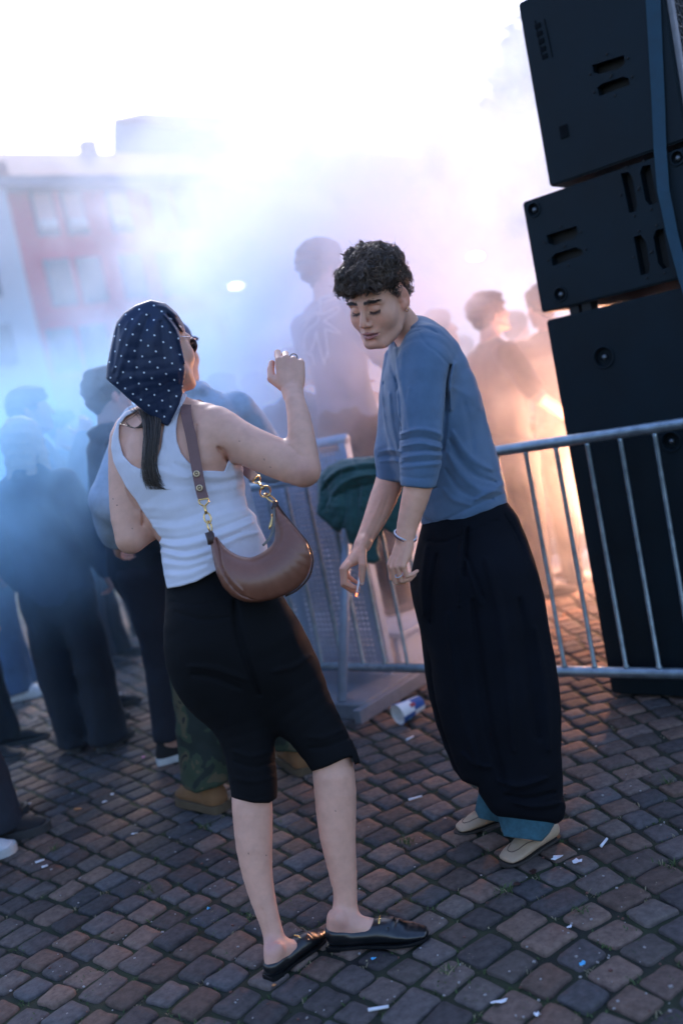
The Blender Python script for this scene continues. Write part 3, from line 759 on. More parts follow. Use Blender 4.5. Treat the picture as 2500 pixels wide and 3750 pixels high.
# ------------------------------------------------------------------ building across the square
BP = VP(W(0, 675, 43)*np.array([1, 1, 0]), 90-53.4)
def facade():
    root = empty('terrace_building', BP.at(18, 0, 5), 'long pink terrace building with a tiled roof across the square', 'building')
    pink = mat('pink_plaster', (.55,.08,.14), rough=.9, var=.15, scale=.4); glass = mat('window_glass', (.06,.1,.16), rough=.15, spec=.8)
    frame = mat('window_frame', (.6,.6,.62), rough=.6); shut = mat('shutter', (.55,.36,.36), rough=.8)
    tile = mat('roof_tiles', (.24,.11,.10), rough=.9, var=.3, scale=1.5); trim = mat('eaves_paint', (.12,.16,.24), rough=.8)
    R = np.stack([BP.u, BP.n, EZ], 1); z_e = BP.sz(50, 668)[1]; L = 70
    mb = MB(); mb.box(BP.at(L/2-2+1.5, z_e/2, 5), (L/2, 5, z_e/2), R); mb.build('wall', pink, root)
    mb = MB(); mb.box(BP.at(L/2-.5, z_e-.25, -.5), (L/2+.3, .5, .22), R); mb.build('eaves', trim, root)
    zr = BP.sz(50, 590)[1]
    V = [BP.at(-1.5, z_e, -1), BP.at(L, z_e, -1), BP.at(L, zr+2.1, 5), BP.at(-1.5, zr+2.1, 5), BP.at(L, z_e, 11), BP.at(-1.5, z_e, 11)]
    o = mesh_obj('roof', V, [(0, 1, 2, 3), (3, 2, 4, 5), (0, 3, 5), (1, 4, 2), (0, 5, 4, 1)], tile, root, False)
    mb = MB()
    for a, h in ((7, .35), (14, .5), (22, .9), (36, .7), (44, .8)): mb = MB(); mb.box(BP.at(a, zr+2.2, 4.6), (.4, .4, h), R, .04); mb.build('chimney', tile, o)
    rows = [(715, 858, ((115, 180, 1), (225, 287, 1), (388, 450, 1), (548, 604, 2), (630, 700, 0), (800, 862, 2), (892, 952, 2), (1045, 1105, 2), (1128, 1190, 2), (1300, 1360, 2), (1400, 1460, 2))),
            (965, 1120, ((-60, 48, 0), (166, 246, 0), (282, 358, 0), (438, 508, 0), (580, 650, 0), (715, 780, 0), (860, 925, 0), (1000, 1060, 0))),
            (1225, 1370, ((-20, 70, 0), (180, 262, 0), (300, 380, 0), (450, 525, 0)))]
    xr = 110
    for yt, yb, ws in rows:
        z1 = BP.sz(xr, yt)[1]; z0 = BP.sz(xr+25, yb)[1]
        for x0, x1, kind in ws:
            yy = yt-(x0-xr)*.06; a = BP.sz(x0, yy)[0]; b = BP.sz(x1, yy)[0]; c, h = (a+b)/2, (b-a)/2
            w_ = MB(); w_.box(BP.at(c, (z0+z1)/2, -.02), (h+.12, .06, (z1-z0)/2+.12), R); f = w_.build('window', frame if kind == 2 else trim, root)
            w_ = MB(); w_.box(BP.at(c, (z0+z1)/2, -.10), (h, .03, (z1-z0)/2), R); w_.build('pane', frame if kind == 2 else glass, f)
            if kind == 1:
                w_ = MB(); w_.box(BP.at(c, z0+(z1-z0)*.66, -.15), (h, .03, (z1-z0)*.34), R); w_.build('blind', shut, f)
                w_ = MB()
                for q in (-.5, .5): w_.ball(BP.at(c+q*h, z0+(z1-z0)*.2, -.2), (.28, .2, .28), 10, 6)
                w_.build('lampshade', frame, f)
    # pale neighbour on the left
    r2 = empty('pale_house', BP.at(-6, 0, 4), 'pale grey house at the left end of the pink terrace', 'building')
    pale = mat('pale_plaster', (.42,.47,.55), rough=.9)
    mb = MB(); mb.box(BP.at(-5.2, z_e/2-.3, 4.2), (5.1, 5, z_e/2-.1), R); mb.build('wall', pale, r2)
    for z in (4.0, 7.2, 10.3):
        w_ = MB(); w_.box(BP.at(-1.9, z, -.85), (.55, .06, .95), R); f = w_.build('window', trim, r2); w_ = MB(); w_.box(BP.at(-1.9, z, -.93), (.45, .03, .85), R); w_.build('pane', glass, f)
    mb = MB(); mb.box(BP.at(-5.2, z_e+.3, 4.2), (5.3, 5.3, .3), R); mb.build('roof', tile, r2)
    # ground-floor canopies of the cafe fronts
    for k, (a, l) in enumerate(((1.5, 'white cafe awning at the foot of the terrace, by the left edge'), (7.5, 'white cafe awning at the foot of the terrace, behind the headscarf'))):
        mb = MB(); mb.prism([(0, 0), (1.8, -.5), (1.8, -.75), (0, -.12)], BP.at(a, 3.3, 0), -BP.n, EZ, BP.u, 4.5)
        tag(mb.build('awning', mat('awning_white', (.7,.72,.75), rough=.8)), l, 'awning', 'awnings along the terrace')
    # hall behind
    D = 60.0; P = [(412, 600), (413, 462), (428, 428), (462, 420), (520, 380), (836, 393), (868, 455), (893, 500), (893, 600)]
    pl = VP(W(412, 530, D)*np.array([1, 1, 0]), 13)
    poly = [pl.sz(*p) for p in P]; poly[0][1] = 0; poly[-1][1] = 0
    r3 = empty('hall', pl.at(8, 0, 6), 'tall grey hall with a hipped roof rising behind the terrace', 'building')
    zz = [p for p in poly]
    mb = MB(); mb.prism([tuple(zz[0]), tuple(zz[1]), tuple(zz[2]), tuple(zz[-2]), tuple(zz[-1])], pl.at(0, 0), pl.u, EZ, pl.n, 12); mb.build('wall', mat('grey_plaster', (.3,.34,.4), rough=.9), r3)
    base = [zz[2], zz[-2]]; top = [zz[4], zz[5]]
    V = [pl.at(base[0][0]-.3, base[0][1]-.2, -.3), pl.at(base[1][0]+.3, base[1][1]-.2, -.3), pl.at(base[1][0]+.3, base[1][1]-.2, 12.3), pl.at(base[0][0]-.3, base[0][1]-.2, 12.3),
         pl.at(top[0][0], top[0][1], 1.5), pl.at(top[1][0], top[1][1], 1.5), pl.at(top[1][0], top[1][1], 10), pl.at(top[0][0], top[0][1], 10)]
    mesh_obj('roof', V, [(0, 1, 5, 4), (1, 2, 6, 5), (2, 3, 7, 6), (3, 0, 4, 7), (4, 5, 6, 7), (0, 3, 2, 1)], tile, r3, False)
facade()
# ------------------------------------------------------------------ trees
leaf_m = mat('foliage', (.05,.075,.03), rough=.7, var=.5, scale=.8); bark_m = mat('bark', (.09,.07,.055), rough=.9, bump=.6, bscale=30)
def tree(px, top, bot_z, d, wid, label, seed, n=3800, lean=0):
    r = np.random.RandomState(seed); T = W(px, top, d); base = np.array([T[0], T[1], 0]); H = T[2]; root = empty('tree', base, label, 'tree', 'leafy trees round the square')
    mb = MB(); mb.tube([base, base+[.1, 0, H*.3], base+[-.1, .1, H*.6], base+[0, 0, H*.9]], [.32, .24, .15, .04], 10)
    cl = []
    for i in range(16):
        a = r.uniform(0, 6.28); z = H*r.uniform(.4, .93); rr = wid*math.sin(math.pi*min(1, max(.15, (z/H-.28)/.85)))*r.uniform(.35, .95); p = base+np.array([math.cos(a)*rr, math.sin(a)*rr, z]); cl.append((p, wid*r.uniform(.25, .5)))
        mb.tube([base+[0, 0, z*.6], (base+[0, 0, z*.6]+p)/2+[0, 0, .3], p], [.09, .06, .02], 6)
    mb.build('trunk', bark_m, root, True)
    C = np.array([c for c, _ in cl]); S = np.array([s_ for _, s_ in cl]); k = r.randint(0, len(cl), n)
    q = r.normal(size=(n, 3)); q /= np.linalg.norm(q, axis=1)[:, None]; q *= (r.uniform(0, 1, n)**.45)[:, None]
    P = C[k]+q*S[k][:, None]*np.array([1, 1, .8]); A = r.normal(size=(n, 3)); A /= np.linalg.norm(A, axis=1)[:, None]; B = np.cross(A, r.normal(size=(n, 3))); B /= np.linalg.norm(B, axis=1)[:, None]
    s_ = r.uniform(.12, .26, n)[:, None]; V = np.stack([P-A*s_, P-B*s_*.5, P+A*s_, P+B*s_*.5], 1).reshape(-1, 3)
    mesh_obj('crown', V, np.arange(len(V)).reshape(-1, 4), leaf_m, root, False)
tree(1905, 60, 0, 24, 2.7, 'tallest tree, half hidden behind the loudspeaker stack', 1, 6500)
tree(1760, 420, 0, 34, 3.4, 'tree left of the loudspeaker stack, fading into smoke', 2, 5000)
tree(1530, 540, 0, 42, 3.6, 'low tree above the man\'s curly hair, behind the smoke', 3)
tree(1345, 560, 0, 46, 2.6, 'rounded tree at the right end of the terrace roof', 4)
tree(1215, 515, 0, 55, 1.6, 'narrow tree top above the terrace roof', 5, 1500)
tree(1040, 495, 0, 58, 2.2, 'small round tree top right of the hall', 6, 1500)
tree(75, 505, 0, 60, 1.7, 'tree top over the roof at the left edge', 7, 1500)
tree(2060, 300, 0, 30, 3.2, 'tree standing behind the loudspeaker stack', 8, 4000)
# ------------------------------------------------------------------ lit lamps
def lamp(px, py, d, label):
    p = W(px, py, d); b = np.array([p[0]+.6, p[1], 0]); root = empty('street_lamp', b, label, 'street lamp', 'lit lamps in the smoke')
    mb = MB(); mb.tube([b, b+[0, 0, p[2]-.2], b+[-.12, 0, p[2]+.1], p+[.1, 0, .12]], [.06, .045, .04, .03], 8); mb.build('pole', mat('lamp_post', (.08,.09,.1), rough=.5), root, True)
    mb = MB(); mb.ball(p+np.array([0, 0, .06]), (.26, .16, .07), 16, 8); mb.build('housing', mat('lamp_housing', (.2,.2,.22)), root, True)
    mb = MB(); mb.ball(p, (.20, .12, .10), 16, 8); mb.build('bulb', emat('lamp_glow', (1, .96, .85), 60), root, True)
lamp(866, 1043, 24, 'lit street lamp glowing above the woman\'s raised hand'); lamp(1740, 935, 26, 'lit street lamp glowing beside the loudspeaker stack')
# ------------------------------------------------------------------ burning flare on the ground behind the barrier
def flare():
    p = W(2290, 1800, 5.4); p[2] = .0; root = empty('flare', p, 'burning orange smoke flare behind the loudspeaker stack', 'flare')
    mb = MB(); mb.tube([p, p+[0, 0, .62]], .03, 14); mb.ring(p+[0, 0, .03], EZ, .06, .02, 20, 8); mb.build('canister', mat('flare_red', (.5,.05,.03), rough=.6), root, True)
    mb = MB(); mb.tube([p+[0, 0, .62], p+[0, 0, .68], p+[.02, 0, .78], p+[0, .02, .9]], [.02, .05, .03, .003], 12); mb.build('flame', emat('flame', (1, .45, .15), 200), root, True)
    l = bpy.data.lights.new('flame_light', 'POINT'); l.energy = 160; l.color = (1, .45, .27); l.shadow_soft_size = .08
    o = bpy.data.objects.new('flame_light', l); link(o, root); o.matrix_world = Matrix.Translation(Vector(p+[0, 0, .72]))
FLARE = flare()
# ------------------------------------------------------------------ figure building blocks
def rotm(yaw, pitch=0, roll=0):
    return np.array((Matrix.Rotation(yaw, 3, 'Z') @ Matrix.Rotation(pitch, 3, 'X') @ Matrix.Rotation(roll, 3, 'Y')))
class Frame:
    """local frame: x = right, y = forward, z = up"""
    def __init__(s, o, R, k=1.0): s.o = np.asarray(o, float); s.R = np.asarray(R, float); s.k = k
    def p(s, l): return s.o+s.k*(s.R @ np.asarray(l, float))
    def inv(s, P): return ((np.asarray(P)-s.o) @ s.R)/s.k
    def ell(s, c, r, R=None): return Ell(s.p(c), np.asarray(r, float)*s.k, s.R if R is None else s.R @ R)
    def chain(s, rows, sub=2, k=.008, udir=None):
        A = [[*s.p(r[:3]), r[3]*s.k, (r[4] if len(r) > 4 else r[3])*s.k] for r in rows]
        return Chain(A, sub=sub, k=k, udir=s.R @ np.asarray([1., 0, 0] if udir is None else udir), view=s.R @ np.array([0, 1., 0]))
def head_ops(S, F, male=True, ears=(-1, 1), detail=True):
    w_ = 1.0 if male else .93
    S.u(F.ell((0, -.012, .035), (.075*w_, .094, .086)), .01)
    S.u(F.ell((0, .031, -.032), (.0645*w_, .059, .088)), .03)
    S.u(F.ell((0, .035, -.082), (.0445*w_, .046, .032)), .02)
    S.u(F.ell((0, .074, -.104), (.020, .020, .016)), .02)
    for sx in (-1, 1):
        S.u(F.chain([(sx*.056, .0, -.045, .012), (sx*.054, .025, -.082, .013), (sx*.026, .068, -.108, .013)]), .022)   # jaw line
        S.u(F.ell((sx*.044*w_, .052, -.034), (.024, .024, .028)), .025)
    if not detail:
        S.u(F.chain([(0, .088, .012, .009), (0, .104, -.018, .011), (0, .110, -.034, .012)]), .012)
        S.u(F.ell((0, .086, -.072), (.022, .012, .012)), .01)
        for sx in (-1, 1): S.sub(F.ell((sx*.031, .094, .000), (.018, .012, .010)), .012)
        for sx in ears: S.u(F.ell((sx*.077*w_, -.008, -.008), (.010, .018, .030)), .006)
        return
    S.u(F.chain([(-.046, .070, .016, .010), (-.022, .084, .022, .010), (0, .084, .016, .010), (.022, .084, .022, .010), (.046, .070, .016, .010)]), .014)
    for sx in (-1, 1):
        S.sub(F.ell((sx*.032, .099, -.002), (.019, .016, .013)), .014)
        S.u(F.ell((sx*.031, .0705, -.003), (.0165, .0150, .0130)), .004)             # lid over the eyeball
        S.sub(F.chain([(sx*.018, .0835, -.0095, .0016), (sx*.031, .0870, -.0120, .0018), (sx*.044, .0775, -.0085, .0016)], k=.001), .002)
        S.sub(F.chain([(sx*.018, .086, .0075, .0016), (sx*.031, .087, .0105, .002), (sx*.045, .076, .0065, .0016)], k=.001), .004)
    S.u(F.chain([(0, .084, .014, .0085, .008), (0, .096, -.010, .0075, .009), (0, .106, -.028, .010, .010), (0, .109, -.036, .0105, .0095)]), .012)
    for sx in (-1, 1):
        S.u(F.ell((sx*.0125, .098, -.0405), (.0075, .0105, .0075)), .006)
        S.sub(F.ell((sx*.0065, .1025, -.0475), (.0035, .006, .004)), .003)
    S.u(F.ell((0, .078, -.070), (.028, .018, .020)), .016)
    S.u(F.chain([(-.025, .0835, -.0715, .0030), (-.010, .0950, -.0655, .0058), (0, .0965, -.0670, .0052), (.010, .0950, -.0655, .0058), (.025, .0835, -.0715, .0030)], k=.003), .004)
    S.u(F.chain([(-.021, .0845, -.0760, .0035), (0, .0950, -.0800, .0072), (.021, .0845, -.0760, .0035)], k=.003), .004)
    S.sub(F.chain([(-.027, .0850, -.0725, .0016), (-.010, .0990, -.0722, .0024), (0, .1010, -.0733, .0026), (.010, .0990, -.0722, .0024), (.027, .0850, -.0725, .0016)], k=.001), .003)
    S.sub(F.ell((0, .094, -.0905), (.014, .006, .005)), .008)
    for sx in ears:
        Re = np.array(Matrix.Rotation(sx*.30, 3, 'Z') @ Matrix.Rotation(-.18, 3, 'X'))
        S.u(F.ell((sx*.079*w_, -.010, -.004), (.0075, .0185, .0320), Re), .005)
        S.u(F.ell((sx*.076*w_, -.002, -.028), (.007, .010, .012), Re), .006)
        S.sub(F.ell((sx*.0865*w_, -.006, .000), (.0065, .0115, .0215), Re), .004)
        S.u(F.ell((sx*.079*w_, -.007, .006), (.0035, .006, .010), Re), .004)
        S.u(F.ell((sx*.074*w_, .006, -.008), (.004, .004, .007)), .004)
def face_cols(F, P, base, lips=(.34, .12, .12), brow=(.05, .035, .03), stub=.0, male=True):
    q = F.inv(P); C = np.tile(np.array(base, float), (len(P), 1)); x, y, z = q.T; ax = np.abs(x); fr = np.clip((y-.045)/.02, 0, 1)
    def mix(m, c): C[:] = C*(1-m[:, None])+np.array(c)*m[:, None]
    hd = np.exp(-((x/.12)**2+(y/.13)**2+((z)/.17)**2)**4)
    blush = np.exp(-((ax-.042)**2/.02**2+(z+.035)**2/.02**2))*fr*.35; mix(blush, (base[0]*1.05, base[1]*.78, base[2]*.75))
    mix(np.exp(-(x**2/.014**2+(z+.036)**2/.014**2))*fr*.3, (base[0]*1.05, base[1]*.72, base[2]*.7))
    if stub: mix(np.clip((-.045-z)/.02, 0, 1)*np.clip((y+.03)/.03, 0, 1)*(z > -.14)*stub*(1-np.exp(-(x**2/.03**2+(z+.073)**2/.009**2))), (base[0]*.6, base[1]*.6, base[2]*.65))
    ear = (np.clip((ax-.069)/.006, 0, 1))*(np.abs(z+.003) < .04)*(np.abs(y+.01) < .035); mix(ear*.5, (base[0]*1.1, base[1]*.75, base[2]*.72))
    zu = -.0665-.25*ax**1.0*.5; L = np.clip(1-np.abs(ax)/.026, 0, 1)**.35
    m = ((z > -.0865+.35*ax) & (z < -.0605-.30*ax) & (y > .078) & (ax < .026)); mix(m*.85, lips)
    mix((np.abs(z+.0725-.0) < .0018)*(ax < .024)*(y > .075)*.7, (.10, .03, .03))
    bz = .021-.10*np.maximum(ax-.030, 0)+.12*np.minimum(ax-.015, .012); bw = .0042*np.clip((.052-ax)/.022, .25, 1)
    mix(np.clip(1.3-np.abs(z-bz)/bw, 0, 1)*((ax > .010) & (ax < .054))*(y > .05)*.62, brow)
    ez = -.0115-(ax-.031)**2*(-14)
    mix(np.clip(1.5-np.abs(z-ez)/.0022, 0, 1)*((ax > .015) & (ax < .047))*(y > .06)*.95, (.03, .02, .018))
    mix(np.exp(-((ax-.031)**2/.014**2+(z-.002)**2/.008**2))*(y > .05)*.25, (base[0]*.7, base[1]*.6, base[2]*.6))
    return C
def hand_ops(S, w0, X, Z, side, k=1.0, flex=None, spread=(.06, .0, -.05, -.12), thumb=((.2, .75, -.35), (.6, .5, -.5), (.8, .25, -.4)), kk=.004):
    """w0 wrist, X towards the fingers, Z out of the back of the hand; side +1 right, -1 left. returns finger tips"""
    X = nz(X); Z = nz(Z-X*np.dot(X, Z)); Y = np.cross(Z, X)*side
    M = np.stack([X, Y, Z], 1); P = lambda l: w0+k*(M @ np.asarray(l, float))
    mc = [(.093, .029, 0), (.097, .009, .001), (.091, -.011, 0), (.082, -.029, -.002)]
    ph = [(.043, .025, .019), (.047, .029, .020), (.044, .027, .020), (.034, .020, .017)]; rr = (.0093, .0096, .0090, .0080)
    flex = flex or [(20, 25, 15)]*4
    S.u(Chain([[*P((-.012, 0, 0)), .026*k, .018*k], [*P((.02, .002, -.002)), .031*k, .0165*k], [*P((.055, .001, -.003)), .038*k, .0145*k], [*P((.084, -.001, -.003)), .040*k, .0115*k]], sub=2, k=.006, udir=Y), .012)
    S.u(Ell(P((.040, .024, -.012)), np.array([.028, .014, .013])*k, M), .012)
    S.u(Ell(P((.040, -.024, -.010)), np.array([.032, .012, .012])*k, M), .012)
    tips = []
    for i in range(4):
        b = np.array(mc[i]); a = 0; yaw = spread[i]; pts = [(*(b-[.02, 0, .001]), rr[i]*1.05), (*b, rr[i]*1.13)]
        for j in range(3):
            a += R_(flex[i][j]); d = np.array([math.cos(a)*math.cos(yaw), math.sin(yaw), -math.sin(a)]); m_ = b+d*ph[i][j]*.5; b = b+d*ph[i][j]
            r = rr[i]*(1.0, .93, .80)[j]; pts.append((*m_, r*.97)); pts.append((*b, r*(1.0 if j < 2 else .86)))
        S.u(Chain([[*P(q[:3]), q[3]*k, q[3]*k*.95] for q in pts], sub=1, k=.002, udir=Y), kk); tips.append(P(b))
    b = np.array([.022, .026, -.010]); pts = [(*b, .014)]
    for d, l, r in zip(thumb, (.040, .031, .025), (.0125, .0102, .0088)):
        d = nz(d); pts.append((*(b+d*l*.5), r*1.05)); b = b+d*l; pts.append((*b, r))
    S.u(Chain([[*P(q[:3]), q[3]*k, q[3]*k] for q in pts], sub=1, k=.002, udir=Y), .007); tips.append(P(b))
    return tips, P, M
def shoe_frame(heel, toe):
    f = np.array([toe[0]-heel[0], toe[1]-heel[1], 0]); L = np.linalg.norm(f); f /= L
    return Frame(np.array([heel[0], heel[1], 0]), np.stack([np.cross(f, EZ), f, EZ], 1), L/.28), L
def shoe_ops(S, F, kind='loafer'):
    if kind == 'wide':
        S.u(F.chain([(0, .028, .034, .034, .032), (0, .075, .030, .036, .028), (0, .13, .032, .042, .028), (0, .175, .030, .049, .026), (0, .225, .024, .050, .020), (0, .258, .018, .040, .013)], udir=(1, 0, 0)), .01)
        S.u(F.ell((0, .040, .045), (.032, .038, .030)), .012); S.u(F.ell((0, .165, .040), (.036, .045, .024)), .014)
    elif kind == 'loafer':
        S.u(F.chain([(0, .028, .034, .030, .032), (0, .075, .030, .032, .028), (0, .13, .032, .036, .028), (0, .175, .030, .042, .026), (0, .225, .022, .040, .018), (0, .262, .016, .026, .011)], udir=(1, 0, 0)), .01)
        S.u(F.ell((0, .040, .045), (.029, .038, .030)), .012); S.u(F.ell((0, .165, .040), (.031, .045, .024)), .014)
    elif kind == 'sneaker':
        S.u(F.chain([(0, .035, .040, .033, .036), (0, .085, .040, .035, .036), (0, .15, .040, .040, .034), (0, .20, .032, .045, .028), (0, .245, .024, .038, .020)], udir=(1, 0, 0)), .01)
        S.u(F.chain([(0, .045, .03, .036, .04), (0, .055, .09, .034, .042), (0, .06, .125, .036, .044)], udir=(1, 0, 0)), .02)
    else:
        S.u(F.chain([(0, .035, .045, .037, .042), (0, .10, .045, .040, .042), (0, .16, .045, .045, .040), (0, .215, .040, .048, .034), (0, .255, .032, .038, .022)], udir=(1, 0, 0)), .01)
        S.u(F.chain([(0, .05, .05, .040, .046), (0, .06, .14, .043, .050)], udir=(1, 0, 0)), .02)
def sole(F, m, parent, h=.012, z0=0.0, kind='loafer', heel=0.0, grow=.003):
    if kind == 'loafer': prof = [(0, .020), (.01, .026), (.04, .031), (.10, .030), (.15, .038), (.19, .044), (.23, .042), (.26, .030), (.275, .014), (.279, .004)]
    elif kind == 'sneaker': prof = [(0, .020), (.012, .032), (.05, .037), (.10, .037), (.15, .043), (.20, .049), (.24, .046), (.265, .032), (.279, .012)]
    else: prof = [(0, .024), (.012, .036), (.05, .042), (.10, .042), (.15, .049), (.20, .055), (.24, .052), (.268, .036), (.283, .012)]
    out = [(x+grow, y-grow) for y, x in prof]+[(-x-grow, y-grow) for y, x in prof[::-1]]
    mb = MB(); n = len(out); V = [F.p((x, y, z0)) for x, y in out]+[F.p((x*1.02, y, z0+h*.5)) for x, y in out]+[F.p((x, y, z0+h)) for x, y in out]
    mb.add(V, [tuple(range(n))[::-1], tuple(range(2*n, 3*n))]+[(k*n+i, k*n+(i+1) % n, (k+1)*n+(i+1) % n, (k+1)*n+i) for k in (0, 1) for i in range(n)])
    if heel:
        o2 = [(x, y) for x, y in out if y < .085]; mb.prism(o2, F.p((0, 0, 0)), F.R[:, 0]*F.k, F.R[:, 1]*F.k, EZ, heel)
    return mb.build('sole', m, parent, auto=50)
def sdf_obj(S, name, m, parent, vox=.0025, it=1, cols=None, uvf=None, lam=.5):
    V, F = S.mesh(vox); V = relax(V, F, it, lam)
    c = None if cols is None else cols(V)
    return mesh_obj(name, V, F, m, parent, True, cols=c, uv=None if uvf is None else uvf(V))
def strands(name, m, parent, roots, nrm, flow, length, n_seg=6, width=.0009, curl=.0, cscale=25., seed=0, lift=.25, grav=0.0, cols=None, follow=None):
    """hair: tapered three-sided strands. roots, nrm, flow: (n, 3) arrays"""
    r = np.random.RandomState(seed); n = len(roots); P = roots.copy(); d = flow+nrm*lift; d /= np.linalg.norm(d, axis=1)[:, None]+1e-9
    L = length*r.uniform(.55, 1.25, n)[:, None]/n_seg; pts = [P.copy()]; ph = r.uniform(0, 6.28, (n, 1)); side = np.cross(nrm, d)
    for k in range(n_seg):
        if curl:
            q = P*cscale; w_ = np.stack([np.sin(q[:, 1]*1.3+q[:, 2]*1.7+ph[:, 0]*.35), np.sin(q[:, 2]*1.5+q[:, 0]*1.2+2+ph[:, 0]*.35), np.sin(q[:, 0]*1.6+q[:, 1]+4+ph[:, 0]*.35)], 1)
            d = d+curl*w_+curl*.8*side*np.sin(k*1.25+ph)
        d = d+np.array([0, 0, -grav]); d /= np.linalg.norm(d, axis=1)[:, None]+1e-9
        P = P+d*L
        if follow is not None: P = follow(P)
        pts.append(P.copy())
    pts = np.stack(pts, 1); m_ = n_seg+1; T = np.gradient(pts, axis=1); T /= np.linalg.norm(T, axis=2)[:, :, None]+1e-9
    A = np.cross(T, np.broadcast_to(nrm[:, None, :], T.shape)); A /= np.linalg.norm(A, axis=2)[:, :, None]+1e-9; B = np.cross(T, A)
    wd = width*r.uniform(.5, 1.5, (n, 1, 1))*np.linspace(1, .12, m_)[None, :, None]; ang = [0, 2.094, 4.189]
    V = np.stack([pts+wd*(math.cos(a)*A+math.sin(a)*B*.6) for a in ang], 2)      # n, m, 3, 3
    base = (np.arange(n)*m_*3)[:, None, None]; k = np.arange(n_seg)[None, :, None]*3; s_ = np.arange(3)[None, None, :]; s2 = (s_+1) % 3
    F = np.stack([base+k+s_, base+k+s2, base+k+3+s2, base+k+3+s_], -1).reshape(-1, 4)
    C = None
    if cols is not None:
        c = cols(roots, r); C = np.repeat(c, m_*3, axis=0)
    return mesh_obj(name, V.reshape(-1, 3), F, m, parent, True, cols=C)
def vnormals(V, F):
    a = V[F[:, 2]]-V[F[:, 0]]; b = V[F[:, 3]]-V[F[:, 1]]; fn = np.cross(a, b); N = np.zeros_like(V)
    for k in range(3):
        for q in range(4): N[:, k] += np.bincount(F[:, q], fn[:, k], len(V))
    return N/(np.linalg.norm(N, axis=1)[:, None]+1e-12)
skin_m = mat('skin', (.5, .3, .25), rough=.50, var=.10, scale=26, bump=.25, bscale=500, vcol=True, spec=.4, sss=.12)
